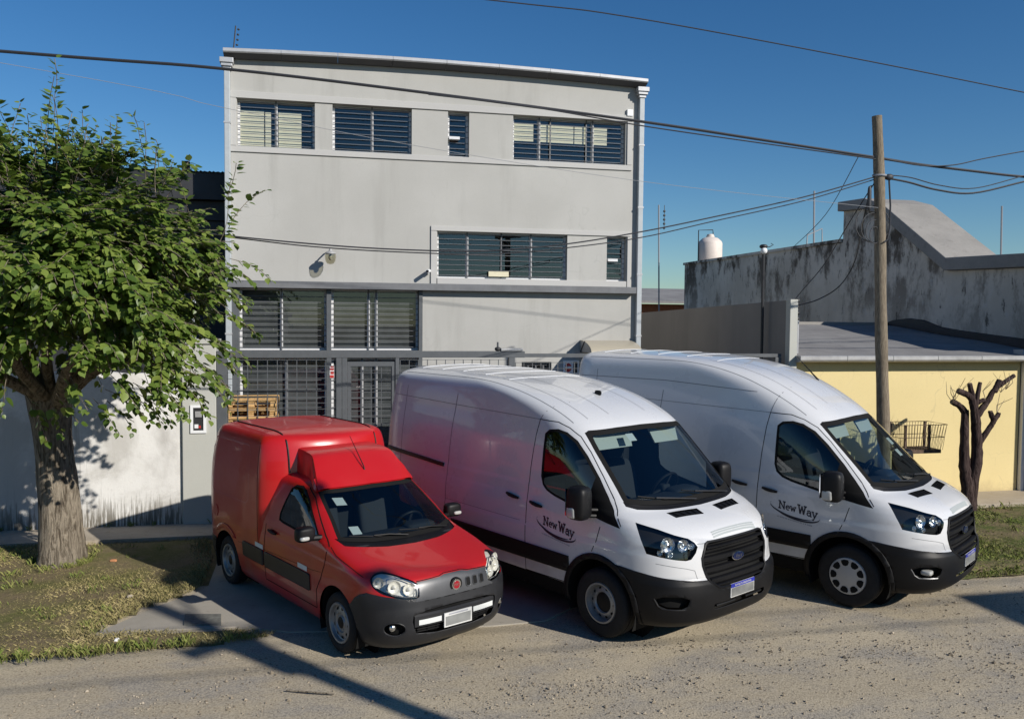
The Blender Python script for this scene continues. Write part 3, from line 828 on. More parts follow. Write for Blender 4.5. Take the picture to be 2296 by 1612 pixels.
for i in range(N + 1):
    t = math.pi / 2 * i / N
    for x in (-.25, .75):
        v.append((x, -.75 * math.sin(t), .22 * math.cos(t)))
MB().add(v, [(2 * i, 2 * i + 1, 2 * i + 3, 2 * i + 2) for i in range(N)]).build('canopy_sheet', M['poly'], cn, 3, fix=False)
MB().add([(-.25, 0, .215)] + [(-.25, -.74 * math.sin(math.pi / 2 * i / N), .215 * math.cos(math.pi / 2 * i / N)) for i in range(N + 1)] + [(-.25, 0, 0)], [tuple(range(N + 3))]).build('canopy_end', M['zinc_dark'], cn, 0, fix=False)
MB().bar((-.245, -.05, 0), (-.245, -.3, .2), .03).build('canopy_bracket', M['black_iron'], cn, 0)

# ------------------------------------------------------------------ gate
GATE = empty('street_gate', (1.0, GD, 0))
tag(GATE, 'dark grey steel gate of welded mesh with a long top beam', 'gate')
def Gp(o): o.parent = GATE; o.matrix_parent_inverse = Matrix.Translation((-1.0, -GD, 0)); return o
Gp(MB().box(-1.67, 3.19, GD - .05, GD + .05, 2.585, 2.69).build('top_beam', M['steel_grey'], None, 0, bevel=.005))
Gp(MB().box(3.19, 7.86, GD - .04, GD + .04, 2.59, 2.65).build('top_rail', M['steel_grey'], None, 0))
for x0, x1 in ((-1.67, -1.52), (.13, .215), (.22, .30), (1.06, 1.12), (2.92, 3.02), (7.74, 7.86)):
    Gp(MB().box(x0, x1, GD - .05, GD + .05, 0, 2.583).build('gate_post', M['steel_grey'], None, 0, bevel=.005))
def mesh_panel(x0, x1, z0, z1):
    g = MB()
    n = max(1, round((x1 - x0) / .147))
    for i in range(n + 1):
        x = x0 + (x1 - x0) * i / n; g.box(x - .006, x + .006, GD - .006, GD + .006, z0, z1)
    k = round((z1 - z0) / .099)
    for i in range(k + 1):
        z = z0 + (z1 - z0) * i / k; g.box(x0, x1, GD - .0115, GD - .0065, z - .004, z + .004)
    o = Gp(g.build('mesh_panel', M['steel_grey'], None, 0)); o["kind"] = "stuff"
for a, b, c in ((-1.51, .12, 2.55), (.36, 1.0, 2.44), (1.14, 2.9, 2.55), (3.04, 7.7, 2.5)):
    mesh_panel(a, b, .12, c)
    Gp(MB().box(a, b, GD - .03, GD + .03, .05, .11).build('bottom_rail', M['steel_grey'], None, 0))
for x0, x1, z0, z1 in ((.305, .355, .115, 2.52), (1.005, 1.055, .115, 2.52), (.355, 1.005, 2.45, 2.52)):
    Gp(MB().box(x0, x1, GD - .03, GD + .03, z0, z1).build('door_leaf_frame', M['steel_grey'], None, 0))
Gp(MB().box(.36, .5, GD - .06, GD - .031, .98, 1.12).build('lock_box', M['black_iron'], None, 0))
mo = empty('gate_motor', (2.9, GD, 2.69)); tag(mo, 'grey motor housing sitting on the end of the gate beam', 'motor')
MB().box(-.12, .25, -.07, .07, .0, .05).build('housing', M['zinc_dark'], mo, 0, bevel=.012)
MB().sup((-.16, 0, .035), (.05, .05, .035), .8, .8).build('motor_bell', M['black_iron'], mo)
MB().tube([(-.16, 0, .06), (-.16, 0, .15)], .016, 8).build('lever', M['steel_grey'], mo)
sn_ = empty('warning_sign', (.115, GD + .4, 2.2)); tag(sn_, 'small red and white paper sign fixed behind the gate post', 'sign')
sn_.location = (.075, FD - .04, 2.22)
MB().box(-.04, .04, -.004, .0, -.11, .12).build('board', M['camera_white'], sn_, 0)
for k, (a, b) in enumerate(((-.10, -.05), (-.035, .02), (.04, .075), (.09, .115))):
    MB().box(-.035 + .01 * (k % 2), .035, -.008, -.0045, a, b).build('red_print', M['sign_red'], sn_, 0)

# pallets stacked behind the gate
PL = []
for k in range(13):
    t = empty('wooden_pallet', (-1.20 + .012 * math.sin(k * 2.1), 14.62, .012 + k * .144))
    where = 'topmost of the stack' if k == 12 else ('lowest of the stack' if k == 0 else 'in the stack, %s from the top' % ('second', 'third', 'fourth', 'fifth', 'sixth', 'seventh', 'eighth', 'ninth', 'tenth', 'eleventh', 'twelfth')[11 - k])
    tag(t, 'pine pallet behind the gate mesh, ' + where, 'pallet', 'stacked pallets behind the gate')
    if k == 0:
        for y in np.linspace(-.46, .46, 6): MB().box(-.38, .38, y - .05, y + .05, .118, .138).build('top_board', M['pallet'], t, 0)
        for x in (-.34, 0, .34):
            for y in (-.42, 0, .42): MB().box(x - .045, x + .045, y - .06, y + .06, .022, .096).build('block', M['pallet'], t, 0)
            MB().box(x - .045, x + .045, -.5, .5, .0975, .1165).build('stringer', M['pallet'], t, 0)
        for y in (-.46, 0, .46): MB().box(-.38, .38, y - .05, y + .05, 0, .0205).build('bottom_board', M['pallet'], t, 0)
        PL = list(t.children)
    else:
        for c in PL:
            q = c.copy(); COL.objects.link(q); q.parent = t

# ------------------------------------------------------------------ walls on the left
bw = MB(); N = 60
def topz(x): return 2.36 + .02 * math.sin(x * 3) + .012 * math.sin(x * 11)
for i in range(N):
    a = -12 + (12 - 2.17) * i / N; b = -12 + (12 - 2.17) * (i + 1) / N
    bw.add([(a, GD, 0), (b, GD, 0), (b, GD, topz(b)), (a, GD, topz(a)), (a, GD + .18, 0), (b, GD + .18, 0), (b, GD + .18, topz(b)), (a, GD + .18, topz(a))], [(0, 1, 2, 3), (3, 2, 6, 7), (5, 4, 7, 6)])
tag(bw.build('boundary_wall', M['whitewall'], None, 0, fix=False), 'stained whitewashed boundary wall behind the leafy tree', 'wall')
pi = empty('gate_pillar', (-1.92, GD, 0)); tag(pi, 'pale grey rendered pillar holding the electricity meter', 'pillar')
MB().box(-.25, .245, -.06, .30, 0, 2.80).build('pillar_body', M['pilaster'], pi, 0, bevel=.01)
MB().box(-.28, .28, -.09, .33, 2.802, 2.87).build('pillar_cap', M['pilaster'], pi, 0)
mt = empty('electricity_meter', (-1.935, GD - .06, 1.65)); tag(mt, 'electricity meter in a white frame on the grey pillar', 'meter')
for nm, q in (('frame_side', (-.115, -.075, -.215, .215)), ('frame_side', (.075, .115, -.215, .215)), ('frame_top', (-.0745, .0745, .175, .215)), ('frame_bottom', (-.0745, .0745, -.215, -.175))):
    MB().box(q[0], q[1], -.022, -.001, q[2], q[3]).build(nm, M['camera_white'], mt, 0)
MB().box(-.0745, .0745, -.006, -.001, -.174, .174).build('meter_back', M['black_iron'], mt, 0)
MB().box(-.045, .05, -.02, -.0065, .03, .12).build('meter_dial', M['zinc_dark'], mt, 0)
MB().box(-.055, .0, -.02, -.0065, -.14, -.08).build('meter_label', M['camera_white'], mt, 0)
MB().box(.005, .035, -.02, -.0065, -.14, -.10).build('meter_switch', M['sign_red'], mt, 0)

# ------------------------------------------------------------------ dark sheet-clad shed on the left
SH = empty('corrugated_shed', (-5.5, 16.6, 0)); tag(SH, 'tall dark sheet-metal shed behind the leafy tree, left of the grey building', 'shed')
def S_(o): o.parent = SH; o.matrix_parent_inverse = Matrix.Translation((5.5, -16.6, 0)); return o
S_(MB().box(-10, -1.73, 16.75, 27, 0, 5.85).build('shed_wall', M['corrugated'], None, 0))
for z0, z1, p in ((5.0, 5.34, .10), (4.55, 4.98, .04), (3.6, 4.1, .03)):
    S_(MB().box(-10, -1.728, 16.75 - p, 16.748, z0, z1).build('cladding_band', M['corrugated'], None, 0))
g = MB(); v = []; nx = 260
for i in range(nx + 1):
    x = -10 + 8.28 * i / nx; w = .014 * math.sin(x * 2 * math.pi / .076)
    v += [(x, 16.45, 5.86 + w), (x, 27, 6.9 + w)]
g.add(v, [(2 * i, 2 * i + 2, 2 * i + 3, 2 * i + 1) for i in range(nx)])
S_(g.build('shed_roof', M['corrugated'], None, 3, fix=False))
S_(MB().box(-10, -1.725, 16.5, 16.56, 5.36, 5.84).build('shed_fascia', M['corrugated'], None, 0))
ch = MB().box(-2.86, -2.72, 18.2, 18.35, 5.9, 6.33).build('chimney', M['rust'], None, 0); S_(ch)
tag(MB().tube([(-2.10, 14.4, 0), (-2.10, 14.4, 3.75)], .035, 10).build('clothes_post', M['pipe_blue']), 'pale vertical pipe standing behind the grey pillar among the leaves', 'pipe')

# ------------------------------------------------------------------ right: side wall, yellow house, old party wall
sw = empty('side_wall', (8.0, 13.6, 0)); tag(sw, 'plain grey side wall in shade between the grey building and the yellow house', 'wall')
v = [(0, 0.05, 0), (0, 9.5, 0), (0, 9.5, 3.36), (0, .05, 3.60), (.15, .05, 0), (.15, 9.5, 0), (.15, 9.5, 3.36), (.15, .05, 3.60)]
MB().add(v, [(0, 1, 2, 3), (4, 7, 6, 5), (3, 2, 6, 7), (0, 3, 7, 4)]).build('wall_body', M['sidewall'], sw, 0)
MB().box(-.08, .07, -.10, .048, 0, 3.61).build('end_pier', M['pilaster'], sw, 0, bevel=.008)

YH = empty('yellow_house', (10.5, 13.65, 0)); tag(YH, 'low house with pale yellow street wall and grey felt roof', 'house')
def Y_(o): o.parent = YH; o.matrix_parent_inverse = Matrix.Translation((-10.5, -13.65, 0)); return o
Y_(MB().box(8.16, 12.85, 13.65, 13.9, 0, 2.56).build('street_wall', M['yellow'], None, 0))
v = []; nxr, nyr = 24, 12
for j in range(nyr + 1):
    for i in range(nxr + 1):
        x = 8.12 + (13.95 - 8.12) * i / nxr; y = 13.5 + 5.6 * j / nyr
        v.append((x, y, 2.60 + .56 * j / nyr + .012 * math.sin(x * 3.1) * math.sin(y * 2.3)))
Y_(MB().add(v, [(j * (nxr + 1) + i, j * (nxr + 1) + i + 1, (j + 1) * (nxr + 1) + i + 1, (j + 1) * (nxr + 1) + i) for j in range(nyr) for i in range(nxr)]).build('roof', M['roofing'], None, 3, fix=False))
Y_(MB().box(8.12, 13.95, 19.0, 19.25, 0, 3.22).build('rear_parapet', M['cap_concrete'], None, 0))
Y_(MB().box(8.10, 8.16, 13.75, 19.0, 0, 3.0).build('side_parapet', M['cap_concrete'], None, 0))
for i in range(6):
    a, b = 8.05 + i * .92, 8.05 + (i + 1) * .92 - .01
    q = [(13.36, 2.53), (13.34, 2.555), (13.34, 2.615), (13.355, 2.625), (13.52, 2.625), (13.52, 2.51), (13.42, 2.51)]
    Y_(MB().prism(q, a, b, plane='YZ').build('gutter_section', M['zinc_dark'], None, 0))
Y_(MB().box(12.86, 12.94, 13.56, 13.645, 0, 2.5).build('downpipe', M['alu_white'], None, 0, bevel=.01))
tag(MB().box(12.96, 17, 13.72, 13.95, 0, 2.72).build('neighbour_wall', M['trim_render'], None, 0), 'pale grey wall at the right edge beyond the yellow house', 'wall')
# flashing where the roof meets the old wall
v = []
fl = [(19.1, 3.17, .02), (18.8, 3.14, .14), (18.3, 3.09, .23), (17.8, 3.04, .24), (17.2, 2.98, .14), (16.5, 2.91, .13), (15.5, 2.81, .15), (14.5, 2.71, .17), (13.4, 2.61, .18)]
for y, z, h in fl: v += [(13.86, y, z), (13.86, y, z + h), (13.99, y, z + h + .01), (13.99, y, z)]
Y_(MB().add(v, [(4 * i + j, 4 * i + (j + 1) % 4, 4 * i + 4 + (j + 1) % 4, 4 * i + 4 + j) for i in range(len(fl) - 1) for j in range(4)]).build('roof_flashing', M['corrugated'], None, .6))

OB = empty('old_building', (14, 16, 0)); tag(OB, 'tall weathered concrete building with a sloping coping behind the yellow house', 'building')
def O_(o): o.parent = OB; o.matrix_parent_inverse = Matrix.Translation((-14, -16, 0)); return o
prof = [(31.9, 0), (31.9, 5.50), (21.2, 5.42), (21.2, 6.28), (20.2, 6.22), (19.55, 6.02), (17.05, 4.42), (12.2, 4.30), (12.2, 0)]
O_(MB().prism(prof, 14.0, 14.3, plane='YZ').build('party_wall', M['oldwall'], None, 0))
O_(MB().box(14.3, 24, 12.3, 31.9, 0, 4.25).build('rear_block', M['oldwall'], None, 0))
cp = [(21.3, 6.29), (20.2, 6.23), (19.55, 6.03), (17.05, 4.43), (12.0, 4.31), (12.0, 4.58), (17.0, 4.72), (19.4, 6.28), (20.15, 6.50), (21.3, 6.55)]
O_(MB().prism(cp, 13.86, 15.4, plane='YZ').build('coping', M['cap_concrete'], None, 0, bevel=.02))
O_(MB().box(13.95, 14.36, 21.25, 31.95, 5.44, 5.53).build('wall_capping', M['oldwall'], None, 0))
# tank and aerials
tk = empty('water_tank', (14.75, 31.2, 5.52)); tag(tk, 'round cream water tank on top of the old concrete building', 'tank')
MB().lathe([(.02, 0), (.46, 0), (.47, .04), (.47, .74), (.44, .82), (.30, .95), (.16, .99), (.16, 1.04), (.01, 1.05)], 28).build('tank_body', M['tank'], tk)
MB().lathe([(.01, 1.12), (.13, 1.10), (.14, 1.0), (.10, 1.0)], 18).build('tank_lid', M['tank'], tk)
MB().tube([(-.50, 0, -.1), (-.50, 0, 1.25), (.10, 0, 1.28), (.12, 0, 1.1)], .02, 6).build('vent_pipe', M['black_iron'], tk)
O_(MB().box(14.2, 15.4, 30.6, 31.8, 4.2, 5.52).build('tank_base', M['cap_concrete'], None, 0))
def aerial(name, label, x, y, z0, z1, kind):
    e = empty(name, (x, y, z0)); tag(e, label, 'antenna'); h = z1 - z0
    MB().tube([(0, 0, 0), (-.02 * h, 0, h)], .03, 6).build('mast', M['wire_grey'], e)
    if kind == 'pole':
        g = MB()
        for k in range(5): g.sup((.09, 0, h - .25 - k * .17), (.05, .05, .045), .7, .7, 8, 6)
        g.bar((.09, 0, h), (.09, 0, h - 1.0), .02); g.build('element', M['black_iron'], e)
        MB().sup((.24, 0, h * .41), (.2, .08, .07), .7, .7, 12, 8).build('lamp_head', M['camera_white'], e)
    elif kind == 'fork':
        MB().tube([(-.30, 0, h * .44), (-.28, 0, h * .56), (.26, 0, h * .63), (.28, 0, h * .5)], .022, 5).build('element', M['wire_grey'], e)
    else:
        MB().bar((-.28, 0, h * .36), (.28, 0, h * .40), .03).build('element', M['wire_grey'], e)
    return e
aerial('radio_mast', 'tall thin mast with a lamp left of the cream water tank', 13.45, 33.0, 0, 7.95, 'pole')
aerial('roof_aerial', 'forked aerial on the roof of the old concrete building', 16.10, 26.0, 4.25, 7.62, 'fork')
aerial('roof_aerial', 'cross-shaped aerial at the far right above the sloping coping', 21.7, 24.0, 4.25, 7.07, 'cross')
FHs = empty('brick_house', (14, 36, 0)); tag(FHs, 'distant low house with an orange brick end and grey roof', 'house')
MB().box(-4, 4, 0, 8, 0, 3.95).build('wall', M['brick_far'], FHs, 0)
MB().add([(-5, -.6, 3.98), (5, -.6, 3.98), (5, 5, 4.75), (-5, 5, 4.75), (-5, -.6, 4.08), (5, -.6, 4.08), (5, 5, 4.85), (-5, 5, 4.85)], [(0, 3, 2, 1), (4, 5, 6, 7), (0, 1, 5, 4), (1, 2, 6, 5), (2, 3, 7, 6), (3, 0, 4, 7)]).build('roof', M['roofing'], FHs, 0)
cv = empty('camera_pole', (7.9, 14.4, 0)); tag(cv, 'thin black pole with a white dome camera against the grey side wall', 'camera')
MB().tube([(0, 0, 0), (-.03, 0, 4.45)], .028, 8).build('pole', M['black_iron'], cv)
MB().sup((-.03, -.02, 4.52), (.06, .06, .06), .9, .9, 14, 10).build('dome', M['camera_white'], cv)
MB().sup((-.03, 0, 4.60), (.07, .07, .04), .8, .8, 12, 8).build('hood', M['black_iron'], cv)
MB().tube([(0, 0, 4.58), (.10, 0, 4.60), (.17, 0, 4.64), (.12, 0, 4.66)], .008, 5).build('lead', M['cable'], cv)
ms = empty('service_mast', (8.33, 13.95, 2.55)); tag(ms, 'short galvanised service mast with black insulators beside the grey pier', 'mast')
MB().tube([(0, 0, 0), (0, 0, .72)], .03, 8).build('pipe', M['zinc'], ms)
for z in (.72, .82, .94, 1.05): MB().sup((0, 0, z), (.035, .035, .04), .8, .8, 10, 6).build('insulator', M['black_iron'], ms)
# ------------------------------------------------------------------ vehicle tools
def pchip(keys, step):
    """monotone cubic through key rows, parameter = travelled distance in (z, x front); returns resampled rows"""
    K = np.array(keys, float)
    t = np.concatenate([[0], np.cumsum(np.hypot(np.diff(K[:, 0]), np.diff(K[:, 1])) + 1e-4)])
    h = np.diff(t)
    d = np.diff(K, axis=0) / h[:, None]
    m = np.zeros_like(K); m[0], m[-1] = d[0], d[-1]
    for i in range(1, len(K) - 1):
        w1, w2 = 2 * h[i] + h[i - 1], h[i] + 2 * h[i - 1]
        for c in range(K.shape[1]):
            a, b = d[i - 1, c], d[i, c]
            m[i, c] = 0 if a * b <= 0 else (w1 + w2) / (w1 / a + w2 / b)
    T = np.linspace(0, t[-1], max(8, int(t[-1] / step)))
    T = np.unique(np.concatenate([T, t]))
    T = T[np.concatenate([[True], np.diff(T) > step * .25])]
    out = []
    for x in T:
        i = min(max(np.searchsorted(t, x) - 1, 0), len(h) - 1)
        s = (x - t[i]) / h[i]
        out.append((1 + 2 * s) * (1 - s) ** 2 * K[i] + s * (1 - s) ** 2 * h[i] * m[i] + s * s * (3 - 2 * s) * K[i + 1] + s * s * (s - 1) * h[i] * m[i + 1])
    return np.array(out)

def shell(keys, step=0.03, nr=8, ns=34, nf=26, rs=0.3, mr=5.0, cap=True):
    """closed hull from horizontal slices. key row: z, x front, x where the front taper starts, exponent, half width, x rear"""
    L = pchip(keys, step)
    rows = []
    for z, xf, xc, n, w, xr in L:
        half = []
        for i in range(nr):
            t = math.pi / 2 * i / nr
            half.append((xr + rs * (1 - math.cos(t) ** (2 / mr)), w * math.sin(t) ** (2 / mr)))
        for i in range(ns):
            half.append((xr + rs + (xc - xr - rs) * i / ns, w))
        for i in range(nf + 1):
            t = math.pi / 2 * i / nf
            half.append((xc + (xf - xc) * math.sin(t) ** (2 / n), w * max(0.0, math.cos(t)) ** (2 / n)))
        rows.append((z, half))
    bm = bmesh.new()
    grid = []
    for z, half in rows:
        k = len(half)
        right = [bm.verts.new((x, -y, z)) for x, y in half]
        left = [right[0]] + [bm.verts.new((x, y, z)) for x, y in half[1:-1]] + [right[-1]]
        grid.append((right, left))
    for (r0, l0), (r1, l1) in zip(grid[:-1], grid[1:]):
        for i in range(len(r0) - 1):
            bm.faces.new((r0[i], r0[i + 1], r1[i + 1], r1[i]))
            bm.faces.new((l0[i + 1], l0[i], l1[i], l1[i + 1]))
    if cap:
        r, l = grid[-1]
        for i in range(len(r) - 1):
            q = [r[i], r[i + 1], l[i + 1], l[i]]
            q = [v for j, v in enumerate(q) if v not in q[:j]]
            if len(q) > 2:
                bm.faces.new(q)
    bm.normal_update()
    return bm

SIDE = (Vector((1, 0, 0)), Vector((0, 0, 1)))
FRONT = (Vector((0, 1, 0)), Vector((0, 0, 1)))
TOP = (Vector((1, 0, 0)), Vector((0, 1, 0)))
def DIAG(s): return (Vector((.7071, -.7071 * s, 0)), Vector((0, 0, 1)))      # s=-1 right lamp corner, +1 left

def cut(bm, poly, ax, facing=None, lim=0.2):
    """score the outline into the hull and return the faces inside it. facing: only faces whose normal looks that way"""
    A, B = ax
    xs = [p[0] for p in poly]; ys = [p[1] for p in poly]
    X0, X1, Y0, Y1 = min(xs), max(xs), min(ys), max(ys)
    def bb(f):
        a = [v.co.dot(A) for v in f.verts]; b = [v.co.dot(B) for v in f.verts]
        return min(a), max(a), min(b), max(b)
    cand = {}
    for f in bm.faces:
        if facing is not None and f.normal.dot(facing) < lim:
            continue
        q = bb(f)
        if q[0] <= X1 and q[1] >= X0 and q[2] <= Y1 and q[3] >= Y0:
            cand[f] = q
    for i in range(len(poly)):
        p, r = poly[i], poly[(i + 1) % len(poly)]
        a0, a1 = min(p[0], r[0]) - 1e-4, max(p[0], r[0]) + 1e-4
        b0, b1 = min(p[1], r[1]) - 1e-4, max(p[1], r[1]) + 1e-4
        if a1 - a0 + b1 - b0 < 1e-3:
            continue
        sub = [f for f, q in cand.items() if q[0] <= a1 and q[1] >= a0 and q[2] <= b1 and q[3] >= b0]
        if not sub:
            continue
        no = (A * (r[1] - p[1]) - B * (r[0] - p[0])).normalized()
        es = {e for f in sub for e in f.edges}; vs = {v for f in sub for v in f.verts}
        for f in sub: del cand[f]
        res = bmesh.ops.bisect_plane(bm, geom=list(sub) + list(es) + list(vs), dist=1e-5, plane_co=A * p[0] + B * p[1], plane_no=no)
        for g in res['geom']:
            if isinstance(g, bmesh.types.BMFace):
                cand[g] = bb(g)
    out = []
    for f in cand:
        if f.is_valid:
            c = f.calc_center_median()
            if in_poly(c.dot(A), c.dot(B), poly):
                out.append(f)
    return out

def take(bm, faces):
    """lift faces out of the hull: returns (verts, faces, normals) and deletes them"""
    idx = {}; v = []; fs = []; nr = []
    for f in faces:
        q = []
        for w in f.verts:
            if w not in idx:
                idx[w] = len(v); v.append(w.co.copy()); nr.append(w.normal.copy())
            q.append(idx[w])
        fs.append(q)
    bmesh.ops.delete(bm, geom=faces, context='FACES')
    return v, fs, nr

CUR = [None]
def piece(name, vfn, mat, parent, push=0.0, thick=0.0, inner=None, shift=None):
    v, f, nr = vfn
    if not f:
        print('empty piece', name)
    if inner:
        return CUR[0].skin(name, v, f, [mat, inner], parent, abs(thick), push)
    if not thick and not shift:
        return CUR[0].skin(name, v, f, [mat], parent, 0, push)
    if push: v = [a + b * push for a, b in zip(v, nr)]
    if shift: v = [a + Vector(shift) for a in v]
    me = mesh_of(name, v, f, [mat] + ([inner] if inner else []), 0.9)
    o = link(name, me, parent)
    if thick:
        s = o.modifiers.new("thickness", 'SOLIDIFY'); s.thickness = abs(thick); s.offset = 1 if thick > 0 else -1
        if inner: s.material_offset = 1; s.material_offset_rim = 1
    return o

def offset_poly(P, d):
    n = len(P); out = []
    area = sum(P[i][0] * P[(i + 1) % n][1] - P[(i + 1) % n][0] * P[i][1] for i in range(n))
    sg = 1 if area > 0 else -1
    for i in range(n):
        a, b, c = Vector(P[i - 1]), Vector(P[i]), Vector(P[(i + 1) % n])
        e1 = (b - a).normalized(); e2 = (c - b).normalized()
        n1 = Vector((-e1.y, e1.x)) * sg; n2 = Vector((-e2.y, e2.x)) * sg
        m = (n1 + n2); m = m.normalized() if m.length > 1e-6 else n1
        k = d / max(0.4, m.dot(n1))
        out.append(tuple(b + m * k))
    return out

class Skin:
    """finds points on a hull seen along an axis"""
    def __init__(s, bm):
        bm.faces.ensure_lookup_table()
        s.t = BVHTree.FromBMesh(bm)
        s.fv = [[(v.co.copy(), v.normal.copy()) for v in f.verts] for f in bm.faces]
    def normal(s, p):
        q, n, i, d = s.t.find_nearest(p)
        if i is None: return Vector((0, 0, 1))
        acc = Vector((0, 0, 0))
        for c, m in s.fv[i]:
            acc += m / ((c - q).length + 1e-4)
        return acc.normalized()
    def skin(s, name, v, f, mats, parent, inner=0.0, push=0.0):
        """mesh whose shading follows the uncut hull; inner>0 adds a dark inside at that depth with closed edges"""
        nr = [s.normal(p) for p in v]
        v = [Vector(p) + n * push for p, n in zip(v, nr)]
        fs = [tuple(q) for q in f]; mi = [0] * len(fs); vn = list(nr); k = len(v)
        if inner:
            v2 = [p - n * inner for p, n in zip(v, nr)]
            cnt = {}
            for q in f:
                for a, b in zip(q, list(q[1:]) + [q[0]]):
                    cnt[(min(a, b), max(a, b))] = cnt.get((min(a, b), max(a, b)), 0) + 1
            rim = []
            for q in f:
                for a, b in zip(q, list(q[1:]) + [q[0]]):
                    if cnt[(min(a, b), max(a, b))] == 1: rim.append((b, a))
            fs += [tuple(i + k for i in reversed(q)) for q in f]; mi += [1] * len(f)
            base = 2 * k; v3 = []; 
            for a, b in rim:
                v3 += [v[a], v[b], v2[b], v2[a]]
                fs.append((base, base + 1, base + 2, base + 3)); mi.append(1); base += 4
            v = list(v) + v2 + v3
            vn = vn + [-n for n in nr]
            for a, b in rim:
                g = (v[b] - v[a]).cross(nr[a]); vn += [g.normalized() if g.length > 0 else nr[a]] * 4
        me = mesh_of(name, v, fs, mats, 4.0, mi)
        me.normals_split_custom_set_from_vertices([tuple(n) for n in vn])
        return link(name, me, parent)
    def hit(s, o, d):
        p, n, i, l = s.t.ray_cast(Vector(o), Vector(d))
        return (p, n) if p is not None else (None, None)
    def side(s, x, z, sg): return s.hit((x, 4 * sg, z), (0, -sg, 0))
    def front(s, y, z): return s.hit((5, y, z), (-1, 0, 0))
    def top(s, x, y): return s.hit((x, y, 6), (0, 0, -1))
    def diag(s, a, z, sg):
        # a is measured along the lamp diagonal, sg=-1 right side
        o = Vector((.7071, -.7071 * sg, 0)) * a + Vector((.7071, .7071 * sg, 0)) * 4
        return s.hit((o.x, o.y, z), (-.7071, -.7071 * sg, 0))

def ribbon(mb, pts, fn, w=0.009, lift=0.0015):
    """thin dark joint that follows the hull along pts"""
    pts = densify(pts, 0.04)
    P = [fn(*p) for p in pts]
    P = [q for q in P if q[0] is not None]
    for i in range(len(P) - 1):
        (a, na), (b, nb) = P[i], P[i + 1]
        d = (b - a)
        if d.length > 0.3 or d.length < 1e-6: continue
        s = d.cross(na).normalized() * w / 2
        s2 = d.cross(nb).normalized() * w / 2
        mb.add([a - s + na * lift, a + s + na * lift, b + s2 + nb * lift, b - s2 + nb * lift], [(0, 1, 2, 3)])

def decal(mb, polys, fn, lift=0.003, mi=0):
    for P in polys:
        Q = [fn(*p) for p in P]
        if any(q[0] is None for q in Q): continue
        mb.add([p + n * lift for p, n in Q], [tuple(range(len(Q)))], mi)

def strokes(lines, w, sx=1.0, sy=1.0, ox=0.0, oy=0.0, slant=0.0):
    out = []
    for L in lines:
        for a, b in zip(L[:-1], L[1:]):
            a, b = Vector(a), Vector(b)
            d = (b - a); d.normalize(); n = Vector((-d.y, d.x)) * w / 2
            e = d * w * 0.3
            out.append([(ox + sx * (p.x + slant * p.y), oy + sy * p.y) for p in (a - n - e, b - n + e, b + n + e, a + n - e)])
    return out

def arc(cx, cy, rx, ry, a0, a1, n=8):
    return [(cx + rx * math.cos(rad(a0 + (a1 - a0) * i / n)), cy + ry * math.sin(rad(a0 + (a1 - a0) * i / n))) for i in range(n + 1)]

LET = {   # slab-serif letters drawn as strokes on a unit-high grid
 'N': ([[(.1, 0), (.1, 1)], [(.1, 1), (.75, 0)], [(.75, 0), (.75, 1)], [(-.05, 0), (.25, 0)], [(-.05, 1), (.2, 1)], [(.6, 1), (.9, 1)]], 1.0),
 'e': ([[(.06, .33), (.55, .33)], arc(.3, .3, .26, .3, 0, 300)], .68),
 'w': ([[(.05, .62), (.2, 0)], [(.2, 0), (.38, .55)], [(.38, .55), (.55, 0)], [(.55, 0), (.7, .62)], [(-.05, .62), (.15, .62)], [(.6, .62), (.8, .62)]], .98),
 'W': ([[(.05, 1), (.25, 0)], [(.25, 0), (.48, .9)], [(.48, .9), (.7, 0)], [(.7, 0), (.9, 1)], [(-.08, 1), (.2, 1)], [(.75, 1), (1.03, 1)]], 1.1),
 'a': ([arc(.26, .2, .22, .2, 0, 360), [(.5, .45), (.5, 0)], arc(.28, .42, .22, .2, 0, 150), [(.5, 0), (.62, 0)]], .7),
 'y': ([[(.05, .62), (.3, 0)], [(.58, .62), (.2, -.32)], [(-.05, .62), (.17, .62)], [(.45, .62), (.68, .62)], [(.05, -.32), (.22, -.32)]], .7),
}
def word(txt, h, ox, oy, w=.15, slant=0.0, rise=0.0):
    out = []; x = 0
    for ch in txt:
        if ch == ' ': x += .05; continue
        L, adv = LET[ch]
        for P in strokes(L, w * (1.25 if ch in 'NW' else 1.0)):
            out.append([(ox + (px + x) * h + slant * py * h, oy + py * h + rise * (px + x) * h) for px, py in P])
        x += adv
    return out, x * h

def text_mesh(name, body, size, mat, parent, M4, shear=0.0, extrude=0.001):
    cu = bpy.data.curves.new(name, 'FONT'); cu.body = body; cu.size = size; cu.shear = shear; cu.extrude = extrude
    cu.align_x = 'CENTER'; cu.align_y = 'CENTER'; cu.resolution_u = 3
    tmp = bpy.data.objects.new(name, cu); COL.objects.link(tmp)
    me = bpy.data.meshes.new_from_object(tmp.evaluated_get(bpy.context.evaluated_depsgraph_get()))
    bpy.data.objects.remove(tmp)
    me.name = name; me.materials.clear(); me.materials.append(mat)
    me.transform(M4)
    return link(name, me, parent)

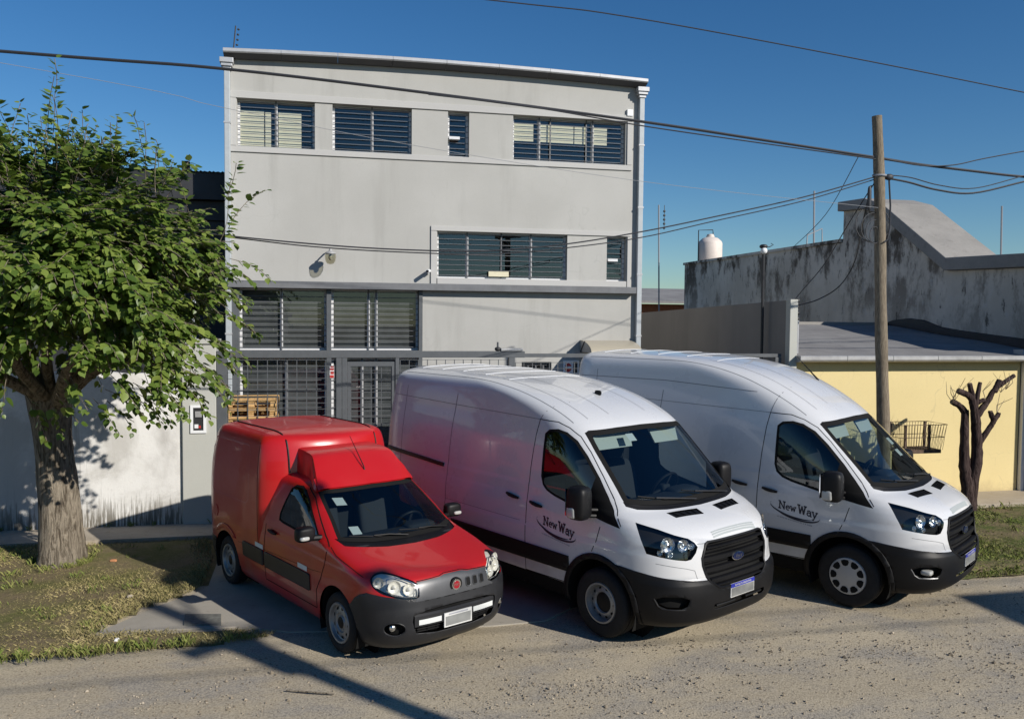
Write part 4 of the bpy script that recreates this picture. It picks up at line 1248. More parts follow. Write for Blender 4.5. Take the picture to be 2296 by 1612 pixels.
def make_wheel(parent, x, y, z, R, width, sg, kind, rim_r):
    """sg: -1 right side of the vehicle, outside faces -y"""
    w = empty('wheel', (x, y, z)); w.parent = parent
    o = width / 2
    prof = [(rim_r, -o * .7), (rim_r + .02, -o * .92), (R - .05, -o), (R - .015, -o * .86), (R, -o * .6), (R - .004, -o * .28), (R - .012, -o * .26), (R - .012, -o * .2), (R, -o * .18), (R, o * .18), (R - .012, o * .2), (R - .012, o * .26), (R - .004, o * .28), (R, o * .6), (R - .015, o * .86), (R - .05, o), (rim_r + .02, o * .92), (rim_r, o * .7)]
    MB().lathe([(r, h * -sg) for r, h in prof], 44, axis='Y').build('tyre', M['rubber'], w, 0.7)
    m = MB(); s = sg      # outward is sg*y
    def prof2(P, mi=0): m.lathe([(r, h * s) for r, h in P], 40, axis='Y', mi=mi)
    if kind == 'steel':
        prof2([(rim_r + .012, o * .80), (rim_r + .004, o * .93), (rim_r - .012, o * .93), (rim_r - .022, o * .6), (rim_r - .03, o * .35), (rim_r * .80, o * .42), (rim_r * .62, o * .56), (rim_r * .55, o * .58), (rim_r * .50, o * .42)])
        prof2([(rim_r * .50, o * .42), (rim_r * .42, o * .48), (rim_r * .2, o * .52), (0.001, o * .55)], 1)
        n = 10; hr = rim_r * .075; hc = rim_r * .74
    elif kind == 'cover':
        prof2([(rim_r + .012, o * .80), (rim_r + .004, o * .96), (rim_r - .015, o * 1.0), (rim_r * .80, o * .96), (rim_r * .5, o * 1.02), (rim_r * .25, o * 1.05), (0.001, o * 1.06)])
        n = 0
    else:
        prof2([(rim_r + .010, o * .80), (rim_r + .003, o * .93), (rim_r - .014, o * .90), (rim_r - .022, o * .55), (rim_r * .84, o * .5), (rim_r * .66, o * .62), (rim_r * .52, o * .66), (rim_r * .46, o * .52), (rim_r * .36, o * .52), (rim_r * .3, o * .66)])
        prof2([(rim_r * .3, o * .66), (rim_r * .2, o * .74), (0.001, o * .75)], 1)
        n = 9; hr = rim_r * .095; hc = rim_r * .745
    rim = m.build('rim', [M['cover'] if kind == 'cover' else M['silver'], M['black_trim']], w, 0.6)
    h = MB()
    if kind == 'cover':
        for i in range(9):
            t = 2 * math.pi * (i + .5) / 9
            pts = [(.64, -.22), (.82, -.36), (.93, -.33), (.95, 0), (.93, .33), (.82, .36), (.64, .22), (.58, 0)]
            q = []
            for rr, a in pts:
                ta = t + a * .62 / max(rr, .5)
                hh = np.interp(rr, [.5, .8, .93, 1], [1.02, .965, .99, 1.0]) * o + .003
                q.append((rim_r * rr * math.cos(ta), s * hh, rim_r * rr * math.sin(ta)))
            h.add(q, [tuple(range(len(q)))])
        for i in range(5):
            pass
    else:
        for i in range(n):
            t = 2 * math.pi * i / n
            q = []
            for j in range(10):
                a = 2 * math.pi * j / 10
                rr = hc + hr * math.cos(a) * .9; tt = t + hr * 1.1 * math.sin(a) / hc
                hh = (np.interp(rr / rim_r, [.55, .62, .80, .9], [.58, .56, .42, .38]) if kind == 'steel' else np.interp(rr / rim_r, [.52, .66, .84, .9], [.66, .62, .5, .52])) * o + .004
                q.append((rr * math.cos(tt), s * hh, rr * math.sin(tt)))
            h.add(q, [tuple(range(10))])
    h.build('rim_opening', M['gap'], rim, 0, fix=False)
    return w

def liner(parent, x, z, r, y0, y1):
    m = MB()
    m.lathe([(r, y0), (r, y1)], 24, (x, 0, z), 'Y', a0=rad(-25), a1=rad(205))
    m.lathe([(r, y1), (0.01, y1)], 24, (x, 0, z), 'Y')
    return m.build('wheel_housing', M['gap'], parent)

def circle_poly(cx, cz, r, n=28, down=None):
    if down is None:
        return [(cx + r * math.cos(2 * math.pi * i / n), cz + r * math.sin(2 * math.pi * i / n)) for i in range(n)]
    P = [(cx + r * math.cos(math.pi * i / n), cz + r * math.sin(math.pi * i / n)) for i in range(n + 1)]
    return P + [(cx - r * .97, down), (cx + r * .97, down)]

def seats_and_wheel(root, driver_y, sx, sz, wheel_x, wheel_z, wr, sw, pas):
    for y, w in ((driver_y, sw), (-driver_y * (.85 if pas else 1), pas or sw)):
        s = empty('seat', (0, 0, 0)); s.parent = root
        MB().sup((sx + .12, y, sz), (.27, w, .11), .4, .35).build('cushion', M['seat'], s)
        MB().sup((sx - .19, y, sz + .36), (.10, w, .36), .45, .35, rot=Matrix.Rotation(rad(-14), 3, 'Y')).build('backrest', M['seat'], s)
        h = MB()
        for q in ([0] if not pas or y == driver_y else [-.24, .24]):
            h.sup((sx - .30, y + q, sz + .80), (.06, .13, .10), .5, .5)
        h.build('headrest', M['seat'], s)
    st = empty('steering_wheel', (wheel_x, driver_y, wheel_z)); st.parent = root
    Rm = Matrix.Rotation(rad(-62), 3, 'Y')
    MB().tube([Rm @ Vector((wr * math.cos(t), wr * math.sin(t), 0)) for t in np.linspace(0, 2 * math.pi, 28, endpoint=False)], .016, 8, closed=True).build('rim_ring', M['black_trim'], st)
    m = MB().sup((0, 0, 0), (.05, .07, .05), .6, .6)
    for a in (90, 200, 340):
        m.bar((0, 0, 0), Rm @ Vector((wr * math.sin(rad(a)) * .98, wr * math.cos(rad(a)) * .98, 0)), .03, .02)
    m.build('hub', M['interior'], st)

M['soft_joint'] = pmat('soft_joint', (.16, .165, .175), .7)
M['grey_panel'] = pmat('grey_panel', (0.075, 0.077, 0.082), 0.36, metal=.25, spec=0.5, noise=(5, .12, 4))
# ------------------------------------------------------------------ white delivery vans
def make_van(name, pose, high, wheel_kind, fog, label):
    root = empty(name, (pose[0], pose[1], 0), rad(pose[2]))
    tag(root, label, 'van', 'white delivery vans')
    XR = -4.1
    nose = [(z, a, b, n, w, XR + (.06 if z < .3 else .02 if z < .4 else .01 if z > 1.9 else 0)) for z, a, b, n, w in
            ((.26, .86, .05, 3.2, .95), (.33, .95, .05, 3.3, .985), (.45, .99, .05, 3.4, 1.01), (.58, 1.0, .05, 3.4, 1.02), (.68, .99, .03, 3.4, 1.025), (.74, .955, .02, 3.3, 1.03), (.90, .94, 0, 3.2, 1.032), (.955, .935, 0, 3.15, 1.032), (.985, .93, 0, 3.15, 1.022), (1.03, .925, 0, 3.1, 1.0225), (1.085, .905, 0, 3.0, 1.02),
             (1.13, .875, 0, 2.9, 1.018), (1.18, .815, 0, 2.8, 1.015), (1.22, .74, -.02, 2.8, 1.01), (1.26, .64, -.05, 2.9, 1.005), (1.29, .55, -.12, 3.0, 1.0), (1.315, .47, -.25, 3.3, .998), (1.335, .425, -.31, 3.5, .997), (1.40, .355, -.39, 3.55, .995), (1.43, .325, -.42, 3.55, .9875), (1.5, .25, -.5, 3.6, .985), (1.75, -.01, -.76, 3.6, .966), (2.0, -.27, -1.02, 3.6, .934), (2.05, -.325, -1.08, 3.5, .926))]
    if high:
        roof = [(2.10, -.375, -1.14, 3.4, .918, XR + .02), (2.25, -.58, -1.35, 3.3, .90, XR + .03), (2.40, -.83, -1.62, 3.2, .882, XR + .04), (2.52, -1.08, -1.9, 3.1, .868, XR + .05), (2.62, -1.38, -2.2, 3.0, .848, XR + .06), (2.69, -1.72, -2.5, 3.0, .808, XR + .08), (2.74, -2.1, -2.8, 3, .71, XR + .12), (2.765, -2.5, -3.1, 3, .47, XR + .18), (2.78, -2.9, -3.3, 3, .18, XR + .25)]
    else:
        roof = [(2.10, -.39, -1.14, 3.4, .918, XR + .02), (2.2, -.58, -1.34, 3.3, .906, XR + .03), (2.30, -.84, -1.62, 3.2, .892, XR + .04), (2.38, -1.12, -1.92, 3.1, .875, XR + .05), (2.45, -1.46, -2.25, 3.0, .845, XR + .07), (2.50, -1.82, -2.55, 3.0, .785, XR + .10), (2.535, -2.2, -2.85, 3, .675, XR + .14), (2.562, -2.6, -3.1, 3, .47, XR + .18), (2.575, -2.95, -3.3, 3, .18, XR + .25)]
    bm = shell(nose + roof, 0.034)
    sk = CUR[0] = Skin(bm)
    R_, L_ = Vector((0, -1, 0)), Vector((0, 1, 0))
    W, T = M['white_paint'], M['black_trim']
    AX, RX = 0.0, -2.95
    # wheel openings and their black lips
    arch = ([], [], [])
    for cx in (AX, RX):
        for face in (R_, L_):
            bmesh.ops.delete(bm, geom=cut(bm, circle_poly(cx, .36, .445, 22, .1), SIDE, face, .15), context='FACES')
    for cx in (AX, RX):
        for face in (R_, L_):
            a = take(bm, cut(bm, circle_poly(cx, .36, .505, 22, .2), SIDE, face, .15))
            piece('wheel_arch_trim', a, T, root, thick=.012)
    # windscreen: glass, black border, scuttle
    ws = [(-.865, 1.39), (-.6, 1.362), (-.3, 1.348), (0, 1.343), (.3, 1.348), (.6, 1.362), (.865, 1.39), (.845, 1.55), (.815, 1.85), (.79, 2.02), (.74, 2.045), (.4, 2.062), (0, 2.068), (-.4, 2.062), (-.74, 2.045), (-.79, 2.02), (-.815, 1.85), (-.845, 1.55)]
    fwd = Vector((1, 0, .3)).normalized()
    glass = take(bm, cut(bm, offset_poly(ws, .045), FRONT, fwd, .2))
    piece('windshield', glass, M['glass'], root, push=-.006)
    piece('windshield_border', take(bm, cut(bm, ws, FRONT, fwd, .2)), M['gap'], root, push=-.004)
    cowl = [(-.80, 1.335), (-.5, 1.318), (0, 1.31), (.5, 1.318), (.80, 1.335), (.87, 1.36), (.87, 1.40), (-.87, 1.40), (-.87, 1.36)]
    piece('scuttle_panel', take(bm, cut(bm, cowl, FRONT, fwd, .2)), T, root, push=-.01)
    # side windows
    full = [(-.90, 1.98), (-.84, 2.03), (-.72, 2.045), (-.60, 2.02), (-.46, 1.945), (-.30, 1.805), (-.10, 1.60), (.08, 1.39), (.265, 1.165), (.10, 1.19), (-.2, 1.24), (-.46, 1.29), (-.68, 1.335), (-.80, 1.375), (-.875, 1.43), (-.905, 1.52)]
    quarter = [(-.19, 1.0), (.4, 1.0), (.4, 1.9), (-.10, 1.9), (-.17, 1.45)]
    for face in (R_, L_):
        pane = [p for p in offset_poly(full, .028)]
        inside = cut(bm, pane, SIDE, face, .3)
        q = set(cut(bm, quarter, SIDE, face, .3))
        keep = [f for f in cut(bm, pane, SIDE, face, .3) if f not in q]
        piece('door_window', take(bm, keep), M['tint'] if face == R_ else M['glass'], root, push=-.006)
        piece('window_surround', take(bm, cut(bm, full, SIDE, face, .3)), M['gap'], root, push=-.002)
    # lamps
    hl = [(-.377, 1.242), (-.33, 1.10), (-.278, .974), (-.175, .957), (0, .93), (.101, .919), (.152, .928), (.20, .985), (.218, 1.039), (.19, 1.078), (.124, 1.118), (-.008, 1.15), (-.168, 1.197)]
    for s in (-1, 1):
        d = Vector((.7071, .7071 * s, 0))
        a = take(bm, cut(bm, hl, DIAG(s), d, .25))
        lamp = empty('headlight', (0, 0, 0)); lamp.parent = root
        piece('lens', a, M['lens'], lamp)
        piece('housing', (a[0], a[1], a[2]), M['gap'], lamp, shift=(-.05, -.05 * s, 0))
        for aa, zz, rr in ((-.075, 1.06, .078), (.075, 1.055, .062), (.155, 1.04, .035), (-.15, .985, .032), (-.05, .97, .03)):
            p, n = sk.diag(aa, zz, s)
            if p is None: continue
            ax = Vector((.92, .38 * s, .05)).normalized()
            c = p - Vector((.7071, .7071 * s, 0)) * .022
            Rm = ax.to_track_quat('Z', 'Y').to_matrix()
            m = MB(); pr = [(rr, 0), (rr * .85, -.02), (rr * .5, -.035), (rr * .3, -.02), (rr * .26, .0), (.001, .008)]
            v = []
            for j in range(14):
                t = 2 * math.pi * j / 14
                for r_, h_ in pr: v.append(c + Rm @ Vector((r_ * math.cos(t), r_ * math.sin(t), h_)))
            k = len(pr)
            m.add(v, [(j * k + i, ((j + 1) % 14) * k + i, ((j + 1) % 14) * k + i + 1, j * k + i + 1) for j in range(14) for i in range(k - 1)])
            m.build('reflector', M['chrome_soft'], lamp, 0.5)
    # grille
    gr = [(-.467, 1.055), (-.43, 1.068), (.43, 1.068), (.467, 1.055), (.528, .93), (.525, .86), (.47, .70), (.36, .632), (.30, .622), (-.30, .622), (-.36, .632), (-.47, .70), (-.525, .86), (-.528, .93)]
    a = take(bm, cut(bm, gr, FRONT, Vector((1, 0, 0)), .2))
    g = empty('grille', (0, 0, 0)); g.parent = root
    piece('grille_backing', a, M['gap'], g, shift=(-.045, 0, 0))
    ring = densify(gr, .05, True)
    MB().tube([sk.front(y, z)[0] + Vector((.002, 0, 0)) for y, z in ring], .014, 6, closed=True).build('grille_surround', T, g)
    for zc, hh, dp in ((1.015, .028, .0), (.905, .052, -.012), (.80, .052, -.012), (.70, .05, -.012), (.955, .012, -.035), (.85, .012, -.035), (.75, .012, -.035), (.655, .02, -.01)):
        def yl(z): return np.interp(z, [.622, .70, .86, .93, 1.055], [.33, .462, .517, .52, .458])
        y1 = yl(zc) - .012
        b = MB(); N = 12; v = []
        for i in range(N + 1):
            y = -y1 + 2 * y1 * i / N
            p = sk.front(y, zc)[0]
            for dx, dz in ((dp, -hh / 2), (dp + .012, -hh / 2 + .006), (dp + .012, hh / 2 - .006), (dp, hh / 2), (dp - .03, hh / 2), (dp - .03, -hh / 2)):
                v.append((p.x + dx, y, zc + dz))
        b.add(v, [(i * 6 + j, i * 6 + (j + 1) % 6, (i + 1) * 6 + (j + 1) % 6, (i + 1) * 6 + j) for i in range(N) for j in range(6)])
        b.build('grille_bar', T, g, 0.6)
    p = sk.front(0, .895)[0]
    em = empty('emblem', (0, 0, 0)); em.parent = root
    for r_, t_, m_, nm in ((1.0, .012, 'chrome', 'emblem_rim'), (.88, .016, 'emblem_blue', 'emblem_badge')):
        e = MB(); e.prism([(.10 * r_ * math.cos(t), .875 + .042 * r_ * math.sin(t)) for t in np.linspace(0, 2 * math.pi, 28, endpoint=False)], p.x + .0, p.x + t_, plane='YZ')
        e.build(nm, M[m_], em)
    text_mesh('emblem_script', 'Ford', .054, M['chrome_soft'], em, Matrix.Translation((p.x + .0175, 0, .877)) @ Matrix(((0, 0, 1, 0), (1, 0, 0, 0), (0, 1, 0, 0), (0, 0, 0, 1))), shear=.35)
    # lower intake, fog pockets, bumper
    low = rrect(-.43, .43, .425, .482, .025, 3)
    a = take(bm, cut(bm, low, FRONT, Vector((1, 0, 0)), .2))
    piece('lower_intake', a, M['gap'], root, shift=(-.05, 0, 0))
    m = MB()
    for y0, y1 in ((-.38, -.09), (.09, .38)):
        m.tube([sk.front(y, .453)[0] - Vector((.012, 0, 0)) for y in np.linspace(y0, y1, 5)], .013, 8)
    m.build('intake_bar', T, root)
    fp = smooth_poly([(-.216, .58), (.149, .591), (.103, .463), (-.139, .468)], 1)
    for s in (-1, 1):
        d = Vector((.7071, .7071 * s, 0))
        a = take(bm, cut(bm, fp, DIAG(s), d, .2))
        pk = piece('fog_lamp_pocket', a, M['gap'], root, shift=(-.045, -.045 * s, 0))
        rimpts = [sk.diag(u, z, s)[0] for u, z in densify([(-.205, .56), (-.165, .49), (-.12, .462), (.0, .458), (.09, .46)], .03)]
        MB().tube(rimpts, .010, 6).build('pocket_lip', M['grey_panel'] if fog else T, pk)
        if fog:
            c = sk.diag(-.03, .525, s)[0] - d * .02
            MB().sup(c, (.058, .058, .026), .5, .5).build('fog_lamp', M['white_lens'], pk)
    bp = [(.2, -.1), (1.4, -.1), (1.4, .70), (.945, .716), (.79, .75), (.56, .783), (.33, .806), (.2, .81)]
    a = take(bm, cut(bm, bp, SIDE))
    piece('front_bumper', a, T, root, thick=.006)
    # cladding along the sills
    for face in (R_, L_):
        sg = face.y
        for x0, x1 in ((-2.46, -.42), (-4.3, -3.4)):
            a = take(bm, cut(bm, [(x0, .588), (x1, .585), (x1, .752), (x0, .775)], SIDE, face, .2))
            piece('side_moulding', a, T, root, thick=.014)
            a = take(bm, cut(bm, [(x0, -.1), (x1, -.1), (x1, .45), (x0, .45)], SIDE, face, .2))
            piece('lower_skirt', a, M['gap'], root, push=-.03)
    # bonnet louvres
    for s in (-1, 1):
        poly = [(.53, s * .13), (.48, s * .56), (.585, s * .535), (.635, s * .145)]
        a = take(bm, cut(bm, poly, TOP, Vector((0, 0, 1)), .2))
        v = piece('hood_vent', a, T, root, push=-.012)
        m = MB()
        for k in range(1, 5):
            t = k / 5
            p0 = Vector(poly[0]).lerp(Vector(poly[1]), t); p1 = Vector(poly[3]).lerp(Vector(poly[2]), t)
            m.tube([sk.top(*p0)[0] - Vector((0, 0, .004)), sk.top(*p1)[0] - Vector((0, 0, .004))], .006, 4)
        m.build('vent_slat', M['gap'], v)
    # doors
    door = [(-1.0, 2.125), (-1.035, 1.95), (-1.075, 1.6), (-1.10, 1.28), (-1.105, .9), (-1.105, .452), (-.42, .452), (-.40, .66), (-.28, .79), (-.09, .872), (-.04, .98), (.01, 1.14), (.30, 1.13), (.30, 1.17), (.10, 1.42), (-.08, 1.62), (-.29, 1.84), (-.45, 1.985), (-.60, 2.065), (-.75, 2.115)]
    dj = door[:13] + [(.265, 1.148)]
    for face in (R_, L_):
        sg = face.y
        d = piece('door', take(bm, cut(bm, door, SIDE, face, .25)), W, root, thick=-.03, inner=M['interior'])
        fn = lambda x, z, sg=sg: sk.side(x, z, sg)
        m = MB()
        ribbon(m, dj[:6] + [(-.42, .46)], fn); ribbon(m, dj[9:12], fn); ribbon(m, [(-1.0, 2.125), (-.75, 2.115), (-.60, 2.065), (-.45, 1.985), (-.29, 1.84), (-.08, 1.62), (.10, 1.42), (.27, 1.185)], fn)
        m.build('door_joint', M['gap'], d, 0, fix=False)["kind"] = "stuff"
        hp = [sk.side(x, z, sg)[0] + Vector((0, sg * .024, 0)) for x, z in ((-1.03, 1.225), (-.98, 1.213), (-.91, 1.203), (-.84, 1.198))]
        MB().tube(hp, [.014, .021, .021, .014], 8).build('handle', T, d)
    # right side panels
    m = MB(); fr = lambda x, z: sk.side(x, z, -1)
    sd = [(-2.52, 2.30), (-2.56, 1.9), (-2.6, 1.2), (-2.6, .78)]
    ribbon(m, sd, fr); ribbon(m, [(-3.62, 2.33 + .2 * high), (-3.64, 1.6), (-3.64, .8)], fr, .007)
    ribbon(m, [(-1.0, 2.125), (-.93, 2.26 + .10 * high), (-.90, 2.30 + .17 * high)], fr, .008)
    ribbon(m, [(-1.0, 2.125), (-2.5, 2.16), (-3.9, 2.20)], fr, .006)
    if high: ribbon(m, [(-1.2, 2.36), (-2.5, 2.43), (-3.9, 2.43)], fr, .008)
    ribbon(m, [(-2.6, 1.0), (-1.2, .985)], fr, .004)
    m.build('panel_joint', M['soft_joint'], root, 0, fix=False)["kind"] = "stuff"
    rail = [fr(x, z)[0] + Vector((0, -.008, 0)) for x, z in densify([(-3.97, 1.475), (-2.67, 1.405)], .1)]
    m = MB()
    for a_, b_ in zip(rail[:-1], rail[1:]): m.bar(a_, b_, .02, .045)
    m.build('door_rail', M['grey_trim'], root)
    hp = [fr(x, z)[0] + Vector((0, -.022, 0)) for x, z in ((-1.43, 1.258), (-1.38, 1.245), (-1.31, 1.235), (-1.23, 1.23))]
    MB().tube(hp, [.014, .021, .021, .014], 8).build('sliding_door_handle', T, root)
    m = MB()
    for s in (-1, 1):
        for yy in (.30, .62):
            ribbon(m, [(-.55, s * yy * 1.02), (-1.2, s * yy), (-2.0, s * yy)], lambda x, y: sk.top(x, y), .006)
        if not high:
            ribbon(m, [(-.6, s * .80), (-1.0, s * .80), (-1.5, s * .79), (-3.8, s * .79)], lambda x, y: sk.top(x, y), .009)
        else:
            ribbon(m, [(-.6, s * .81), (-1.0, s * .81), (-1.5, s * .805), (-3.8, s * .80)], lambda x, y: sk.top(x, y), .009)
    ribbon(m, [(-.56, 1.065), (-.50, 1.062), (-.44, 1.06)], sk.front, .006); ribbon(m, [(.44, 1.06), (.5, 1.062), (.56, 1.065)], sk.front, .006)
    for s in (-1, 1):
        ribbon(m, [(s * .92, .89), (s * .8, .865), (s * .7, .845), (s * .62, .82), (s * .60, .74)], sk.front, .005)
    m.build('body_joint', M['soft_joint'], root, 0, fix=False)["kind"] = "stuff"
    rb = MB()
    for k, x in enumerate((-1.9, -2.35, -2.8, -3.25, -3.7)):
        rb.tube([sk.top(x, y)[0] + Vector((0, 0, .001)) for y in np.linspace(-.6, .6, 9)], .005, 5)
    rb.build('roof_rib', W, root)
    piece('body', take(bm, list(bm.faces)), W, root, thick=.03, inner=M['interior']); bm.free()
    # plate
    pl = empty('license_plate', (0, 0, 0)); pl.parent = root
    px = sk.front(0, .57)[0].x + .012
    MB().box(px - .012, px, -.20, .20, .50, .635).build('plate_board', M['plate_white'], pl, 0)
    MB().box(px, px + .003, -.19, .19, .507, .592).build('plate_face', M['plate'], pl, 0)
    MB().box(px, px + .003, -.20, .20, .596, .635).build('plate_header', M['plate_blue'], pl, 0)
    text_mesh('plate_text', 'REPUBLICA ARGENTINA', .026, M['plate_white'], pl, Matrix.Translation((px + .0045, 0, .615)) @ Matrix(((0, 0, 1, 0), (1, 0, 0, 0), (0, 1, 0, 0), (0, 0, 0, 1))), extrude=.0005)
    # bonnet sticker
    m = MB(); fn = lambda x, y: sk.top(x, y)
    if high:
        decal(m, [[(.855, y), (.855, y + .055), (.892, y + .055), (.892, y)] for y in np.arange(-.30, .29, .055)], fn)
    else:
        decal(m, [[(x, y), (x, y + .055), (x + .011, y + .055), (x + .011, y)] for y in np.arange(-.33, .36, .055) for x in (.848, .864, .880)], fn)
    m.build('hood_sticker', M['sticker'], root, 0, fix=False)
    # lettering on the doors
    lg = empty('company_logo', (0, 0, 0)); lg.parent = root
    for sg in (-1, 1):
        fx = (lambda x, z: sk.side(x, z, -1)) if sg < 0 else (lambda x, z: sk.side(-1.26 - x, z, 1))
        m = MB()
        wd, wl = word('New', .084, -.815, 1.012, rise=-.1)
        decal(m, wd, fx)
        wd2, _ = word('Way', .094, -.815 + wl + .012, .987, rise=-.13)
        decal(m, wd2, fx)
        for (cx, cz, rx, rz, t0, t1, th) in ((-.63, 1.015, .295, .088, 165, 318, .020), (-.60, .998, .285, .092, 215, 372, .020)):
            P = []
            n = 22
            for i in range(n):
                q = []
                for k in (i, i + 1):
                    t = rad(t0 + (t1 - t0) * k / n); w = th * math.sin(math.pi * min(1, max(.03, k / n))) ** .6
                    bx, bz = cx + rx * math.cos(t), cz + rz * math.sin(t) - .14 * (rx * math.cos(t))
                    q.append(((bx, bz + w / 2), (bx, bz - w / 2)))
                P.append([q[0][0], q[1][0], q[1][1], q[0][1]])
            decal(m, P, fx)
        m.build('logo_lettering', M['ink'], lg, 0, fix=False)
        m = MB(); rnd = random.Random(4)
        x = -.83
        while x < -.40:
            w = rnd.choice((.008, .012, .016))
            z = .905 - .12 * (x + .83)
            decal(m, [[(x, z), (x + w, z - .12 * w), (x + w, z + .014), (x, z + .014)]], fx)
            x += w + rnd.choice((.004, .006, .012))
        m.build('logo_small_print', M['ink_grey'], lg, 0, fix=False)
    # mirrors
    for sg in (-1, 1):
        mr = empty('mirror', (0, 0, 0)); mr.parent = root
        MB().sup((-.12, sg * 1.19, 1.385), (.115, .105, .17), .45, .55, 24, 14, Matrix.Rotation(rad(-8 * sg), 3, 'Z')).build('mirror_housing', T, mr)
        m = MB()
        for z in (1.30, 1.24): m.tube([(-.05, sg * .95, z - .01), (-.08, sg * 1.05, z), (-.1, sg * 1.15, z + .02)], .022, 8)
        m.build('mirror_arm', T, mr)
        MB().box(-.235, -.225, sg * 1.19 - .085, sg * 1.19 + .085, 1.25, 1.52).build('mirror_glass', M['chrome'], mr)
        MB().sup((-.145, sg * 1.262, 1.295), (.06, .04, .062), .5, .5).build('indicator', M['white_lens'], mr)
    # wipers
    for y0, y1, zo in ((-.42, .10, 0), (.18, .62, 0)):
        wz = empty('wiper', (0, 0, 0)); wz.parent = root
        def wp(y, z, up=.02):
            q, n = sk.front(y, z); return q + n * up
        MB().tube([wp(y0 + .42, 1.345, .02), wp(y0 + .15, 1.375, .03), wp(y0 - .12, 1.41, .02)], .009, 6).build('wiper_arm', M['grey_trim'], wz)
        MB().tube([wp(y0 - .30, 1.44, .012), wp(y0 - .02, 1.395, .012), wp(y0 + .26, 1.365, .012)], .007, 5).build('wiper_blade', T, wz)
    q, n = sk.top(-.95 if high else -1.0, .38 if high else 0.0)
    MB().tube([q, q + Vector((-.30, 0, .30))], [.012, .003], 6).build('antenna', T, root) if high else MB().sup(q + Vector((0, 0, .02)), (.05, .015, .03), .6, .6).build('antenna', T, root)
    # wheels and what is underneath
    for x in (AX, RX):
        for sg in (-1, 1):
            make_wheel(root, x, sg * .885, .352, .352, .24, sg, wheel_kind, .200)
            liner(root, x, .38, .47, sg * .99, sg * .62)
    MB().box(-3.85, .75, -.60, .60, .25, .5).build('underbody', M['gap'], root)
    # cabin
    MB().sup((.10, 0, 1.16), (.36, .90, .17), .5, .35).build('dashboard', M['interior'], root)
    m = MB().sup((-.08, .42, 1.30), (.12, .22, .07), .6, .5); m.build('instrument_hood', M['interior'], root)
    seats_and_wheel(root, .45, -.85, .82, -.36, 1.30, .20, .26, .46)
    MB().box(-1.30, -1.26, -.86, .86, .5, 2.05).build('bulkhead', M['interior'], root)
    MB().box(-1.3, -.60, -.66, .66, 2.04, 2.06).build('headliner', M['interior'], root)
    for y0, y1 in ((-.70, -.10), (.22, .70)):
        p0 = sk.front(y0, 2.0)[0]
        v = [(-.33, y0, 2.005), (-.33, y1, 2.005), (-.235, y1 - .05, 1.84), (-.235, y0 + .02, 1.84)]
        v = [(x - .10, y, z) for x, y, z in v]
        MB().add(v + [(x - .02, y, z) for x, y, z in v], [(0, 1, 2, 3), (7, 6, 5, 4), (0, 4, 5, 1), (1, 5, 6, 2), (2, 6, 7, 3), (3, 7, 4, 0)]).build('sun_visor', M['visor'], root)
    m = MB(); fr_ = lambda y, z: sk.front(y, z)
    for (y0, z0) in (((-.33, 1.93),) if not high else ((.35, 1.72), (.28, 1.60))):
        decal(m, [[(y0, z0), (y0 + .11, z0), (y0 + .11, z0 + .07), (y0, z0 + .07)]], fr_, -.012)
    m.build('windshield_sticker', M['white_sticker'], root, 0, fix=False)
    return root

V1 = make_van('delivery_van', (3.568, 8.563, -61.34), False, 'steel', False, 'white delivery van with the lower roof and plain steel wheels, beside the red van')
V2 = make_van('delivery_van', (6.552, 9.017, -54.42), True, 'cover', True, 'tall high-roofed white delivery van nearest the yellow wall, with grey wheel covers')
